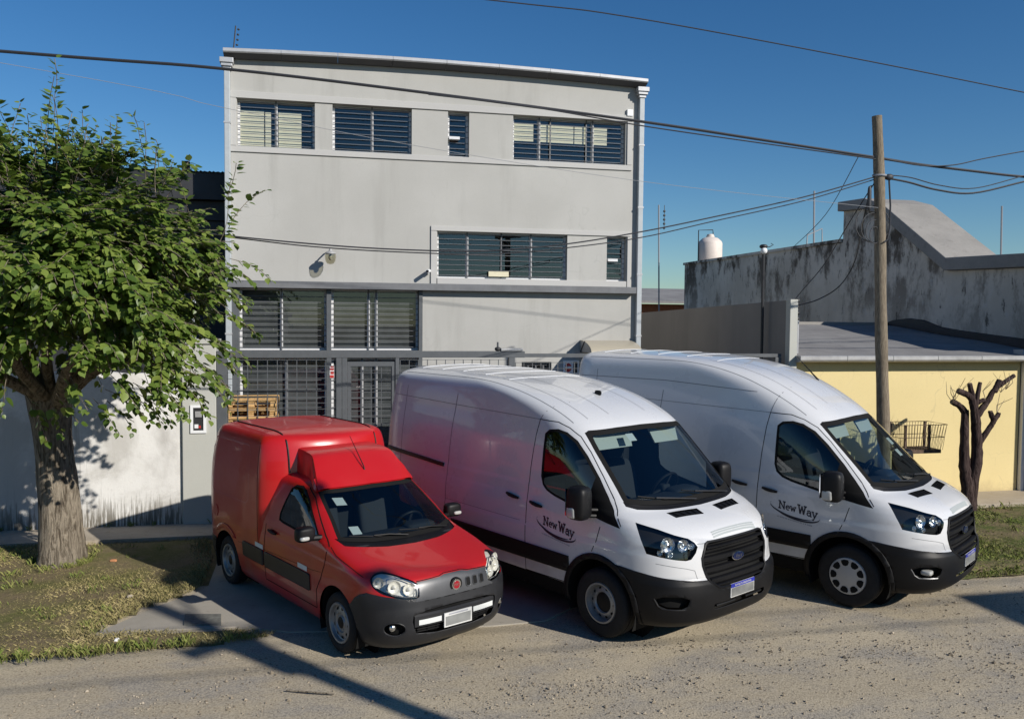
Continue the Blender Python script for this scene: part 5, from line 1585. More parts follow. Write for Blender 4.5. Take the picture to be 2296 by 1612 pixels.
# ------------------------------------------------------------------ small red van
def make_red_van(pose):
    root = empty('small_van', (pose[0], pose[1], 0), rad(pose[2]))
    tag(root, 'small red cargo van with raised box body and dark grey bumper beside the grass', 'van')
    XR = -3.28
    keys = [(.18, .70, 0, 3.2, .72, XR + .1), (.26, .80, 0, 3.4, .775, XR + .03), (.40, .855, 0, 3.6, .80, XR), (.52, .86, 0, 3.6, .81, XR), (.62, .845, 0, 3.6, .815, XR), (.70, .83, 0, 3.5, .815, XR),
            (.78, .805, 0, 3.3, .81, XR), (.825, .775, -.02, 3.1, .805, XR), (.85, .71, -.05, 3.0, .80, XR), (.90, .51, -.15, 2.9, .795, XR), (.94, .32, -.3, 2.9, .79, XR + .05), (.975, .14, -.45, 3.0, .783, XR + .3), (1.0, .03, -.56, 3.2, .778, -2.5),
            (1.02, -.02, -.62, 3.2, .772, -2.3), (1.2, -.315, -.92, 3.2, .728, -2.2), (1.36, -.58, -1.18, 3.2, .672, -2.2), (1.43, -.70, -1.3, 3.1, .64, -2.2), (1.47, -.80, -1.38, 3, .595, -2.2), (1.50, -.95, -1.5, 3, .52, -2.2), (1.52, -1.15, -1.65, 3, .38, -2.2), (1.53, -1.35, -1.8, 3, .15, -2.2)]
    bm = shell(keys, .03, rs=.25)
    sk = CUR[0] = Skin(bm)
    W, T = M['red_paint'], M['grey_trim']
    R_, L_ = Vector((0, -1, 0)), Vector((0, 1, 0))
    FX, RX = 0.0, -2.717
    for cx in (FX, RX):
        for face in (R_, L_):
            bmesh.ops.delete(bm, geom=cut(bm, circle_poly(cx, .29, .365, 20, .05), SIDE, face, .15), context='FACES')
    fwd = Vector((1, 0, .5)).normalized()
    ws = [(-.67, 1.03), (-.4, 1.012), (0, 1.004), (.4, 1.012), (.67, 1.03), (.64, 1.15), (.60, 1.32), (.575, 1.405), (.53, 1.422), (.3, 1.432), (0, 1.436), (-.3, 1.432), (-.53, 1.422), (-.575, 1.405), (-.60, 1.32), (-.64, 1.15)]
    piece('windshield', take(bm, cut(bm, offset_poly(ws, .03), FRONT, fwd, .15)), M['glass'], root, push=-.005)
    piece('windshield_border', take(bm, cut(bm, ws, FRONT, fwd, .15)), M['gap'], root, push=-.003)['kind'] = 'stuff'
    sp_ = piece('scuttle_panel', take(bm, cut(bm, [(-.66, .995), (-.3, .978), (0, .974), (.3, .978), (.66, .995), (.69, 1.04), (-.69, 1.04)], FRONT, fwd, .15)), M['black_trim'], root, push=-.008); sp_['kind'] = 'stuff'
    full = [(-1.25, 1.385), (-1.17, 1.43), (-1.05, 1.435), (-.96, 1.405), (-.82, 1.325), (-.60, 1.165), (-.43, 1.03), (-.44, 1.0), (-.6, .995), (-.95, 1.005), (-1.25, 1.02), (-1.345, 1.035), (-1.355, 1.10)]
    for face in (R_, L_):
        piece('door_window', take(bm, cut(bm, offset_poly(full, .02), SIDE, face, .25)), M['dark_tint'], root, push=-.005)
        piece('window_surround', take(bm, cut(bm, full, SIDE, face, .25)), M['gap'], root, push=-.002)
    hl = smooth_poly([(-.168, .81), (-.158, .855), (-.103, .875), (-.011, .868), (.097, .85), (.212, .824), (.274, .785), (.292, .727), (.292, .66), (.172, .67), (.058, .695), (-.044, .718), (-.127, .76)], 1)
    for s in (-1, 1):
        d = Vector((.7071, .7071 * s, 0))
        a = take(bm, cut(bm, hl, DIAG(s), d, .2))
        lamp = empty('headlight', (0, 0, 0)); lamp.parent = root
        piece('lens', a, M['lens_frost'], lamp)
        piece('housing', a, M['lamp_bowl'], lamp, shift=(-.045, -.045 * s, 0))
        m = MB()
        for aa, zz, rr in ((-.085, .80, .05), (.07, .768, .062), (.20, .745, .058)):
            p, n = sk.diag(aa, zz, s)
            if p is None: continue
            ax = Vector((.92, .35 * s, .1)).normalized(); c = p - d * .02
            Rm = ax.to_track_quat('Z', 'Y').to_matrix(); pr = [(rr, 0), (rr * .8, -.02), (rr * .4, -.03), (rr * .25, 0), (.001, .01)]
            v = [c + Rm @ Vector((r_ * math.cos(2 * math.pi * j / 12), r_ * math.sin(2 * math.pi * j / 12), h_)) for j in range(12) for r_, h_ in pr]
            k = len(pr)
            MB().add(v, [(j * k + i, ((j + 1) % 12) * k + i, ((j + 1) % 12) * k + i + 1, j * k + i + 1) for j in range(12) for i in range(k - 1)]).build('reflector', M['lamp_bowl'], lamp, .5)
        pts = [sk.diag(u, z, s)[0] for u, z in [(-.012, .83), (.06, .842), (.20, .81), (.258, .775), (.275, .72), (.272, .68), (.17, .687), (.055, .713), (.0, .75)]]
        if all(p is not None for p in pts):
            MB().tube([p - d * .006 for p in pts], .006, 5, closed=True).build('lamp_bezel', M['chrome_soft'], lamp)
    gp = [(-.44, .64), (.44, .64), (.425, .74), (.40, .80), (.16, .812), (.10, .824), (-.10, .824), (-.16, .812), (-.40, .80), (-.425, .74)]
    piece('grille_panel', take(bm, cut(bm, gp, FRONT, Vector((1, 0, 0)), .15)), M['grey_panel'], root, push=.004)
    # bumper with intake and fog lamps
    li = smooth_poly([(-.47, .545), (0, .565), (.47, .545), (.48, .44), (.42, .32), (-.42, .32), (-.48, .44)], 1)
    a = take(bm, cut(bm, li, FRONT, Vector((1, 0, 0)), .2))
    ik = piece('lower_intake', a, M['gap'], root, shift=(-.05, 0, 0))
    m = MB()
    for i in range(9): m.tube([sk.front(y, z)[0] - Vector((.035, 0, 0)) for y, z in ((-.40 + i * .1, .33), (-.40 + i * .1, .41))], .005, 4)
    for z in (.345, .37, .395): m.tube([sk.front(y, z)[0] - Vector((.035, 0, 0)) for y in np.linspace(-.41, .41, 9)], .005, 4)
    m.build('intake_mesh', M['black_trim'], ik)
    m = MB(); v = []
    for i in range(13):
        y = -.46 + .92 * i / 12; p = sk.front(y, .46)[0]
        for dx, dz in ((-.03, -.055), (.004, -.05), (.004, .045), (-.012, .062), (-.03, .062)): v.append((p.x + dx, y, .46 + dz))
    m.add(v, [(i * 5 + j, i * 5 + (j + 1) % 5, i * 5 + 5 + (j + 1) % 5, i * 5 + 5 + j) for i in range(12) for j in range(5)])
    m.build('bumper_bar', T, root)
    for y0, y1, z0 in ((-.42, -.185, .425), (.185, .44, .43)):
        st = MB(); ys = np.linspace(y0, y1, 6)
        for ya, yb in zip(ys[:-1], ys[1:]):
            pa, pb = sk.front(ya, .46)[0].x + .0065, sk.front(yb, .46)[0].x + .0065
            st.add([(pa, ya, z0), (pb, yb, z0), (pb, yb, z0 + .047), (pa, ya, z0 + .047)], [(0, 1, 2, 3)])
        st.build('reflective_sticker', M['white_sticker'], root, 0)
    for s in (-1, 1):
        d = Vector((.7071, .7071 * s, 0))
        fp = [(.083 + .105 * math.cos(t), .40 + .068 * math.sin(t)) for t in np.linspace(0, 2 * math.pi, 18, endpoint=False)]
        a = take(bm, cut(bm, fp, DIAG(s), d, .2))
        pk = piece('fog_lamp_pocket', a, M['gap'], root, shift=(-.035, -.035 * s, 0))
        MB().tube([sk.diag(u, z, s)[0] for u, z in fp], .010, 6, closed=True).build('pocket_lip', T, pk)
        MB().sup(sk.diag(.06, .41, s)[0] - d * .03, (.035, .035, .035), .8, .8).build('fog_lamp', M['chrome_soft'], pk)
    bp = [(.2, -.1), (1.3, -.1), (1.3, .675), (.80, .68), (.60, .705), (.50, .71), (.42, .68), (.35, .635), (.30, .58), (.2, .5)]
    piece('front_bumper', take(bm, cut(bm, bp, SIDE)), T, root, thick=.008)
    piece('rear_bumper', take(bm, cut(bm, [(-3.6, -.1), (-2.98, -.1), (-3.02, .52), (-3.6, .56)], SIDE)), T, root, thick=.008)
    for face in (R_, L_):
        for x0, x1 in ((-2.20, -1.64), (-1.61, -.53)):
            piece('side_moulding', take(bm, cut(bm, rrect(x0, x1, .475, .645, .02, 2), SIDE, face, .2)), T, root, thick=.012)
    for x0, z0 in ((-1.86, .655), (-.80, .66)):
        m = MB(); decal(m, [[(x0, z0), (x0 + .21, z0 - .002), (x0 + .21, z0 + .048), (x0, z0 + .05)]], lambda x, z: sk.side(x, z, -1), .004)
        m.build('reflective_sticker', M['white_sticker'], root, 0, fix=False)
    # doors
    door = [(-1.62, .95), (-1.62, .33), (-.42, .33), (-.40, .52), (-.30, .66), (-.24, .80), (-.22, .98), (-.36, 1.055), (-.55, 1.19), (-.78, 1.35), (-.95, 1.43), (-1.10, 1.465), (-1.26, 1.445), (-1.34, 1.33), (-1.45, 1.08)]
    for face in (R_, L_):
        sg = face.y
        d = piece('door', take(bm, cut(bm, door, SIDE, face, .2)), W, root, thick=-.025, inner=M['interior'])
        m = MB(); ribbon(m, door[:7] + [(-.36, 1.055), (-.55, 1.19), (-.78, 1.35), (-.95, 1.43)], lambda x, z, sg=sg: sk.side(x, z, sg), .012)
        m.build('door_joint', M['gap'], d, 0, fix=False)
        hp = [sk.side(x, z, sg)[0] + Vector((0, sg * .02, 0)) for x, z in ((-1.52, .90), (-1.46, .895), (-1.38, .89), (-1.33, .89))]
        MB().tube(hp, [.012, .018, .018, .012], 8).build('handle', M['black_trim'], d)
    m = MB(); fr = lambda x, z: sk.side(x, z, -1)
    ribbon(m, [(-.20, .98), (-.05, .93), (.2, .88), (.42, .83)], fr, .007)
    ribbon(m, [(-2.35, .60), (-1.65, .66), (-.5, .70), (-.3, .72)], fr, .004)
    ribbon(m, [(-.40, .806), (-.16, .818), (-.10, .830), (.10, .830), (.16, .818), (.40, .806)], sk.front, .008, .006)
    ribbon(m, [(-.44, .636), (.44, .636)], sk.front, .007, .008)
    m.build('body_joint', M['gap'], root, 0, fix=False)["kind"] = "stuff"
    piece('cab_body', take(bm, list(bm.faces)), W, root, thick=.025, inner=M['interior']); bm.free()
    cab = sk
    # raised cargo box
    bk = [(.62, -1.5, -1.78, 1.9, .812, XR), (.80, -1.46, -1.78, 1.8, .824, XR - .005), (1.1, -1.40, -1.765, 1.75, .826, XR - .01), (1.4, -1.385, -1.765, 1.75, .820, XR + .01), (1.6, -1.40, -1.775, 1.75, .806, XR + .05), (1.72, -1.42, -1.785, 1.75, .79, XR + .08),
          (1.80, -1.44, -1.80, 1.75, .775, XR + .09), (1.855, -1.47, -1.82, 1.8, .752, XR + .10), (1.89, -1.52, -1.86, 1.9, .715, XR + .12), (1.915, -1.61, -1.94, 2.1, .64, XR + .17), (1.935, -1.76, -2.06, 2.3, .48, XR + .24), (1.948, -1.9, -2.2, 2.4, .30, XR + .32), (1.953, -2.0, -2.3, 2.5, .12, XR + .4)]
    bm = shell(bk, .028, rs=.22, mr=4.0, ns=30, nf=30)
    bx = CUR[0] = Skin(bm)
    for face in (R_, L_):
        bmesh.ops.delete(bm, geom=cut(bm, circle_poly(RX, .29, .40, 20, .05), SIDE, face, .1), context='FACES')
        a = take(bm, cut(bm, circle_poly(RX, .29, .455, 20, .2), SIDE, face, .1))
        if a[1]: piece('wheel_arch_trim', a, W, root, thick=.008)
    v = take(bm, list(bm.faces)); bm.free()
    box = piece('cargo_box', v, W, root, thick=.025, inner=M['interior'])
    m = MB(); fb = lambda x, z: bx.side(x, z, -1)
    P = rrect(-3.10, -2.02, 1.10, 1.76, .09, 4)
    ribbon(m, P + [P[0]], fb, .014, .002)
    m.build('panel_highlight', M['red_highlight'], box, 0, fix=False)  # lighter red line paints the highlight along the raised panel's edge
    m = MB()
    ribbon(m, [(-1.80, 1.82), (-1.785, 1.5), (-1.78, 1.1), (-1.77, .7)], fb, .008)
    m.build('box_joint', M['gap'], box, 0, fix=False)
    m = MB()
    for s in (-1, 1):
        pts = [bx.top(x, s * .56)[0] for x in np.linspace(-2.95, -1.72, 14)]
        fpt = [bx.front(s * .56, z)[0] for z in np.linspace(1.84, 1.50, 8)]
        m.tube([p + Vector((0, 0, .001)) for p in pts] + [p + Vector((.001, 0, 0)) for p in fpt], .011, 6)
    m.build('roof_moulding', M['black_trim'], box)
    cap = fb(-3.0, .90)
    MB().prism([(-3.0 + .075 * math.cos(t), .86 + .075 * math.sin(t)) for t in np.linspace(0, 2 * math.pi, 20, endpoint=False)], cap[0].y - .006, cap[0].y + .02).build('fuel_cap', W, root)
    # roof fairing over the cab
    v = []; f = []
    rows = [(-.700, .585, 1.405, 1.436), (-.75, .582, 1.42, 1.476), (-.86, .565, 1.45, 1.56), (-.98, .535, 1.46, 1.632), (-1.08, .51, 1.46, 1.705), (-1.14, .495, 1.46, 1.735), (-1.22, .485, 1.46, 1.75), (-1.35, .475, 1.46, 1.762), (-1.52, .47, 1.46, 1.772)]
    for x, y, zb, zt in rows:
        e = .035
        sec = [(y + .02, zb), (y + .006, zb + (zt - zb) * .6), (y - .006, max(zb, zt - e)), (y - e * .5, zt - e * .3), (y - e * 1.6, zt), (y * .5, zt + .008), (0, zt + .012)]
        kx = max(0, .11 * (1 + (x + .715) / .4))
        v += [(x - kx * (a / .6) ** 3, -a, b) for a, b in sec] + [(x - kx * (a / .6) ** 3, a, b) for a, b in reversed(sec[:-1])]
    k = 13
    f = [(i * k + j, i * k + j + 1, (i + 1) * k + j + 1, (i + 1) * k + j) for i in range(len(rows) - 1) for j in range(k - 1)]
    f.append(tuple(range(k))); f.append(tuple((len(rows) - 1) * k + j for j in range(k)))
    MB().add(v, f).build('roof_fairing', W, root, .7)
    MB().tube([(-.86, 0, 1.55), (-.87, 0, 1.60), (-1.18, 0, 1.90)], [.014, .007, .003], 6).build('antenna', M['black_trim'], root)
    # plate, emblem
    sk = cab
    px = sk.front(0, .46)[0].x + .014
    pl = empty('license_plate', (0, 0, 0)); pl.parent = root
    MB().box(px - .012, px, -.16, .16, .352, .485).build('plate_board', M['plate_white'], pl, 0)
    MB().box(px, px + .003, -.145, .145, .365, .452).build('plate_face', M['plate'], pl, 0)
    MB().box(px, px + .003, -.11, .11, .462, .475).build('plate_print', M['ink_grey'], pl, 0)
    p = sk.front(.0, .72)[0]
    em = empty('emblem', (0, 0, 0)); em.parent = root
    for r_, t_, m_, nm in ((.068, .012, 'black_trim', 'emblem_base'), (.050, .018, 'chrome', 'emblem_rim'), (.036, .021, 'emblem_red', 'emblem_badge')):
        MB().prism([(r_ * math.cos(t), .72 + r_ * math.sin(t)) for t in np.linspace(0, 2 * math.pi, 24, endpoint=False)], p.x - .01, p.x + t_, plane='YZ').build(nm, M[m_], em)
    text_mesh('emblem_letters', 'FIAT', .034, M['chrome'], em, Matrix.Translation((p.x + .0225, 0, .721)) @ Matrix(((0, 0, 1, 0), (1, 0, 0, 0), (0, 1, 0, 0), (0, 0, 0, 1))))
    for i in range(3):
        y = .145 + i * .083
        q = [sk.front(a_, b_)[0] + Vector((.007, 0, 0)) for a_, b_ in rrect(y - .027, y + .027, .682, .762, .016, 2)]
        mm = MB(); mm.add(q, [tuple(range(len(q)))]); mm.build('grille_slot', M['gap'], root, 0, fix=False)
        MB().tube(q, .005, 5, closed=True).build('slot_rim', M['grey_panel'], root)
    # mirrors, wipers, stickers
    for sg in (-1, 1):
        mr = empty('mirror', (0, 0, 0)); mr.parent = root
        MB().sup((-.47, sg * .90, 1.075), (.065, .10, .075), .5, .6, 22, 12).build('mirror_housing', M['black_trim'], mr)
        MB().tube([(-.42, sg * .74, 1.03), (-.45, sg * .84, 1.03)], .03, 8).build('mirror_arm', M['black_trim'], mr)
        MB().sup((-.415, sg * .93, 1.045), (.03, .05, .02), .6, .6).build('indicator', M['white_lens'], mr)
    def wp(y, z, up=.02):
        q, n = sk.front(y, z); return q + n * up
    for y0 in (-.30, .22):
        wz = empty('wiper', (0, 0, 0)); wz.parent = root
        MB().tube([wp(y0 + .30, 1.01, .02), wp(y0 + .1, 1.03, .03), wp(y0 - .05, 1.04, .02)], .008, 6).build('wiper_arm', M['black_trim'], wz)
        MB().tube([wp(y0 - .27, 1.055, .012), wp(y0, 1.035, .012), wp(y0 + .24, 1.03, .012)], .007, 5).build('wiper_blade', M['black_trim'], wz)
    for nm, (y0, z0, w_, h_) in (('windshield_sticker', (-.50, 1.30, .10, .06)), ('windshield_sticker', (-.52, 1.075, .09, .06))):
        m = MB(); decal(m, [[(y0, z0), (y0 + w_, z0), (y0 + w_, z0 + h_), (y0, z0 + h_)]], lambda y, z: sk.front(y, z), -.010)
        m.build(nm, M['white_sticker'], root, 0, fix=False)
    for x in (FX, RX):
        for sg in (-1, 1):
            make_wheel(root, x, sg * .70, .29, .29, .18, sg, 'small', .188)
            liner(root, x, .30, .375, sg * .79, sg * .50)
    MB().box(-3.1, .65, -.48, .48, .17, .35).build('underbody', M['gap'], root)
    MB().sup((-.22, 0, .88), (.28, .72, .13), .5, .35).build('dashboard', M['interior'], root)
    MB().sup((-.34, .36, 1.0), (.1, .18, .055), .6, .5).build('instrument_hood', M['interior'], root)
    seats_and_wheel(root, .36, -1.05, .55, -.55, .97, .175, .23, None)
    MB().box(-1.42, -1.39, -.60, .60, .35, 1.44).build('bulkhead', M['interior'], root)
    return root
M['lamp_bowl'] = pmat('lamp_bowl', (0.70, 0.69, 0.64), 0.3, metal=0.15)
M['red_highlight'] = pmat('red_highlight', (0.55, 0.16, 0.16), 0.12)
make_red_van((0.791, 8.549, -62.15))
# ------------------------------------------------------------------ utility pole and wires
UP = empty('utility_pole', (7.923, 10.8, .37)); UP.scale = (.885, .885, .885); tag(UP, 'weathered round wooden utility pole in front of the yellow wall', 'pole')
rp = random.Random(2)
path = [(-.35 * (max(t, 0) ** 1.15) + .012 * math.sin(t * 9), .01 * math.sin(t * 7), 6.52 * t) for t in np.linspace(-.07, 1, 27)]
MB().tube(path, [.108 - .028 * t + .004 * math.sin(t * 31) for t in np.linspace(-.07, 1, 27)], 16).build('pole_shaft', M['polewood'], UP)
MB().tube([(-.27 + .10 * math.cos(a), .10 * math.sin(a), 5.58 + .01 * math.sin(a)) for a in np.linspace(0, 2 * math.pi, 14, endpoint=False)], .018, 5, closed=True).build('cable_clamp', M['wire_grey'], UP)
MB().sup((-.14, -.06, 5.55), (.07, .05, .05), .8, .8, 12, 8).build('splice_case', M['cable'], UP)
MB().tube([(-.13, -.05, 5.5), (-.10, -.06, 5.1), (-.10, -.06, 4.75), (-.16, -.10, 4.55), (-.24, -.12, 4.5)], .014, 6).build('hanging_lead', M['cable'], UP)
MB().sup((-.47, -.04, 5.20), (.03, .03, .20), .6, .8, 10, 8).build('cable_joint', M['cable'], UP)
for k in range(4):
    a = .09 + .035 * k
    MB().tube([(-.36 + a * math.cos(t) * (1 + .2 * k % 2), -.05 + .02 * k, 4.62 + .06 * k + a * 1.5 * math.sin(t)) for t in np.linspace(.4 * k, .4 * k + 2 * math.pi, 20)], .007, 5).build('cable_coil', M['cable'], UP)

def wire(label, pts, r, y=12.2, extra=None, mat='cable', sm=True):
    # street wires hang on the pole line, 10.8 m out
    K = .885
    P = [Vector((p[0], p[2], p[1])) if len(p) > 2 and p[2] > 12.6 else Vector((p[0] * K, (p[2] if len(p) > 2 else y) * K, CAM_H + (p[1] - CAM_H) * K)) for p in pts]
    Q = []
    for i in range(len(P) - 1):           # Catmull-Rom
        p0, p1, p2, p3 = P[max(i - 1, 0)], P[i], P[i + 1], P[min(i + 2, len(P) - 1)]
        for k in range(6):
            t = k / 6
            Q.append(.5 * ((2 * p1) + (p2 - p0) * t + (2 * p0 - 5 * p1 + 4 * p2 - p3) * t * t + (3 * p1 - p0 - 3 * p2 + p3) * t ** 3))
    Q.append(P[-1])
    o = MB().tube(Q, r * .9, 6).build('overhead_wire', M[mat])
    tag(o, label, 'wire', 'overhead wires'); return o
wire('thick black cable crossing the facade from top left to the pole', [(-26, 7.0), (-14, 6.75), (-4.1, 6.59), (-1.38, 6.56), (1.66, 6.40), (4.63, 6.20), (6.54, 6.04), (8.62, 5.86), (9.4, 5.79), (10.4, 5.73), (11.4, 5.68), (13, 5.66), (26, 5.9)], .021)
wire('thinner cable running just below the thick one beside the facade corner', [(1.4, 6.39), (2.97, 6.30), (4.63, 6.13), (6.54, 5.98), (8.60, 5.83)], .010, 12.17)
wire('faint thin wire sloping down across the upper windows', [(-20, 8.2), (-4.1, 6.42), (-1.38, 6.02), (1.02, 5.67), (4.64, 5.29), (8.6, 5.05)], .0035, 12.1, None, 'wire_grey')
wire('upper of the paired cables hanging between pole and facade', [(8.62, 5.56), (7.33, 5.18), (5.82, 4.82), (4.66, 4.56), (3.47, 4.34), (2.32, 4.21), (1.67, 4.19), (.71, 4.2), (-.21, 4.24), (-1.34, 4.32), (-2.6, 4.43), (-5, 4.7), (-12, 5.8), (-26, 6.6)], .011)
wire('lower of the paired cables hanging between pole and facade', [(8.62, 5.52), (7.33, 5.12), (5.82, 4.755), (4.66, 4.475), (3.47, 4.285), (2.32, 4.165), (1.03, 4.16), (-.21, 4.205), (-1.34, 4.305), (-2.6, 4.41), (-5, 4.67), (-12, 5.74), (-26, 6.5)], .009, 12.23)
wire('high lone wire near the top right corner of the sky', [(-30, 7.9), (-6, 7.95), (2.23, 7.79), (4.32, 7.73), (7.8, 7.43), (11.35, 7.07), (14, 6.8), (26, 6.2)], .009, 12.2)
wire('cable rising to the right edge from the pole', [(8.66, 5.85), (9.39, 5.765), (10.0, 5.80), (10.57, 5.93), (11.4, 6.1), (12.4, 6.28), (14, 6.55), (24, 8.2)], .010, 12.16)
wire('topmost of the sagging bundle right of the pole', [(8.8, 5.58), (9.2, 5.56), (9.74, 5.46), (10.42, 5.44), (11.42, 5.70), (12.4, 5.93), (14, 6.3), (24, 7.8)], .009, 12.14)
wire('heaviest of the sagging bundle right of the pole', [(8.8, 5.54), (9.2, 5.49), (9.74, 5.39), (10.42, 5.365), (11.42, 5.60), (12.4, 5.83), (14, 6.2), (24, 7.6)], .016, 12.18)
wire('drop cable curving from the pole to the service mast', [(8.55, 5.42), (8.62, 4.9, 12.5), (8.75, 4.25, 12.9), (8.74, 3.85, 13.3), (8.58, 3.62, 13.7), (8.33, 3.52, 13.92)], .012, 12.22)
wire('straight drop wire from the pole down to the side wall', [(8.62, 5.5), (8.45, 4.9, 12.6), (8.30, 4.2, 13.1), (8.10, 3.72, 13.5), (8.02, 3.55, 13.6)], .009, 12.2)
wire('thin wire slanting down towards the old wall left of the pole', [(8.3, 5.88), (9.0, 5.2, 14.2), (10.3, 4.9, 17.5)], .007, 12.2)

# ------------------------------------------------------------------ basket on a post
BK = empty('waste_basket', (10.0, 12.95, 0)); tag(BK, 'rusty wire waste basket on a post beside the yellow wall', 'basket')
MB().tube([(0, 0, 0), (0, 0, .98)], .035, 8).build('post', M['rust'], BK)
MB().box(-.30, .44, -.20, .24, .96, 1.02).build('tray', M['rust'], BK, 0)
for x, y in ((-.27, -.19), (.20, -.19), (.43, .22), (-.27, .22)):
    MB().box(x - .018, x + .018, y - .018, y + .018, 1.022, 1.46).build('corner_post', M['rust'], BK, 0)
w = MB()
for i in range(17):
    x = -.42 + i * .058
    w.tube([(x * .85, -.19, 1.02), (x, -.24, 1.46)], .0045, 4); w.tube([(x * .85, .23, 1.02), (x, .27, 1.46)], .0045, 4)
for i in range(8):
    y = -.22 + i * .065
    w.tube([(.45, y, 1.02), (.52, y, 1.44)], .0045, 4); w.tube([(-.36, y, 1.02), (-.42, y, 1.46)], .0045, 4)
for z in (1.24, 1.46):
    k = (z - 1.02) / .44
    w.tube([(-.36 - .06 * k, -.19 - .05 * k, z), (.45 + .07 * k, -.19 - .05 * k, z), (.45 + .07 * k, .23 + .04 * k, z), (-.36 - .06 * k, .23 + .04 * k, z)], .006, 4, closed=True)
o = w.build('wire_mesh', M['rust'], BK); o["kind"] = "stuff"

# ------------------------------------------------------------------ pollarded tree on the right
def limb(mb, pts, r0, r1, seed, n=12, sub=5):
    r = random.Random(seed); P = [Vector(p) for p in pts]; Q = []
    for i in range(len(P) - 1):
        p0, p1, p2, p3 = P[max(i - 1, 0)], P[i], P[i + 1], P[min(i + 2, len(P) - 1)]
        for k in range(sub):
            t = k / sub
            Q.append(.5 * ((2 * p1) + (p2 - p0) * t + (2 * p0 - 5 * p1 + 4 * p2 - p3) * t * t + (3 * p1 - p0 - 3 * p2 + p3) * t ** 3))
    Q.append(P[-1])
    k = len(Q)
    mb.tube([q + Vector((r.uniform(-1, 1), r.uniform(-1, 1), 0)) * r0 * .06 for q in Q], [(r0 + (r1 - r0) * i / (k - 1)) * r.uniform(.93, 1.07) for i in range(k)], n)
M['cut_wood'] = m_wood('cut_wood', (.16, .11, .08), (.30, .22, .15), (3, 3, 3), 14)
PT = empty('pollarded_tree', (10.62, 12.3, 0)); tag(PT, 'bare pollarded tree with cut stubs in front of the yellow wall', 'tree')
def rel(pts, ox=10.62, oz=0): return [(x - ox, y, z) for x, y, z in pts]
m = MB()
limb(m, rel([(10.60, 0, -.05), (10.61, 0, .4), (10.555, .02, .8), (10.545, .03, 1.3), (10.55, .05, 1.75)]), .115, .06, 1)
limb(m, rel([(10.66, 0, .0), (10.69, 0, .45), (10.765, -.01, .95), (10.75, 0, 1.35), (10.70, 0, 1.75)]), .115, .07, 2)
m.build('trunk', M['bark_dark'], PT)
for i, (pts, a, b) in enumerate((
    ([(10.56, .05, 1.70), (10.44, .04, 1.82), (10.27, .02, 1.90)], .06, .048), ([(10.69, -.04, 1.55), (10.62, -.06, 1.85), (10.52, -.07, 2.0), (10.30, -.08, 2.09)], .068, .048),
    ([(10.70, .02, 1.70), (10.68, .03, 1.95), (10.61, .03, 2.20)], .055, .042), ([(10.71, 0, 1.75), (10.74, 0, 1.98), (10.79, 0, 2.22)], .045, .032),
    ([(10.72, .02, 1.60), (10.86, .03, 1.76), (11.02, .04, 1.95), (11.12, .04, 2.10), (11.50, .05, 2.33)], .065, .035), ([(11.10, .04, 2.06), (11.16, .04, 2.15), (11.21, .05, 2.25)], .055, .045),
    ([(10.78, -.02, 1.18), (10.90, -.03, 1.35), (11.02, -.04, 1.52), (11.06, -.04, 1.62)], .052, .042), ([(11.05, -.04, 1.58), (11.0, -.04, 1.66), (10.98, -.04, 1.73)], .045, .04), ([(11.05, -.04, 1.58), (11.12, -.04, 1.66), (11.14, -.04, 1.70)], .045, .035), ([(10.72, 0, 1.86), (10.80, 0, 1.90), (10.88, 0, 1.93)], .045, .03))):
    q = MB(); limb(q, rel(pts), a, b, 10 + i, 10); br = q.build('branch', M['bark_dark'], PT)
    e0, e1 = Vector(rel(pts)[-2]), Vector(rel(pts)[-1]); dd = (e1 - e0).normalized()
    MB().tube([e1 + dd * .001, e1 + dd * .008], b * .86, 10).build('cut_face', M['cut_wood'], br)
q = MB(); rt = random.Random(5)
for (x, z) in ((11.14, 1.70), (11.3, 2.1), (11.2, 2.05), (10.25, 1.9), (10.3, 1.92), (10.5, 2.0), (10.9, 1.95)):
    for k in range(3):
        d = rt.uniform(-.12, .28) if x > 11 else rt.uniform(-.12, .08)
        q.tube(rel([(x, 0, z), (x + d * .4, rt.uniform(-.1, .1), z + .12), (x + d, rt.uniform(-.15, .15), z + rt.uniform(.2, .34))]), [.006, .005, .003], 4)
o = q.build('twigs', M['bark'], PT); o["kind"] = "stuff"

# ------------------------------------------------------------------ leafy tree on the left
TR = empty('mulberry_tree', (-3.36, 11.85, 0)); tag(TR, 'leafy green tree with a thick trunk on the grass at the left', 'tree')
rt = random.Random(21)
v = []; rings = 34; seg = 36
for i in range(rings):
    t = i / (rings - 1); z = -.05 + 2.35 * t
    cx = -.02 - .10 * t + .02 * math.sin(t * 5); r = .268 - .045 * min(1, t * 1.6) + .05 * math.exp(-t * 13) + (.06 * (t - .75) * 4 if t > .75 else 0)
    for j in range(seg):
        a = 2 * math.pi * j / seg
        rr = r * (1 + .035 * math.sin(3 * a + 1) + .025 * math.sin(7 * a + z * 2) + .02 * math.sin(15 * a + 3 * math.sin(z * 3)) + .09 * math.exp(-t * 11) * math.sin(5 * a)) + rt.uniform(-.004, .004)
        v.append((cx + rr * math.cos(a), rr * math.sin(a), z))
f = [(i * seg + j, i * seg + (j + 1) % seg, (i + 1) * seg + (j + 1) % seg, (i + 1) * seg + j) for i in range(rings - 1) for j in range(seg)]
MB().add(v, f).build('trunk', M['bark'], TR, 3)
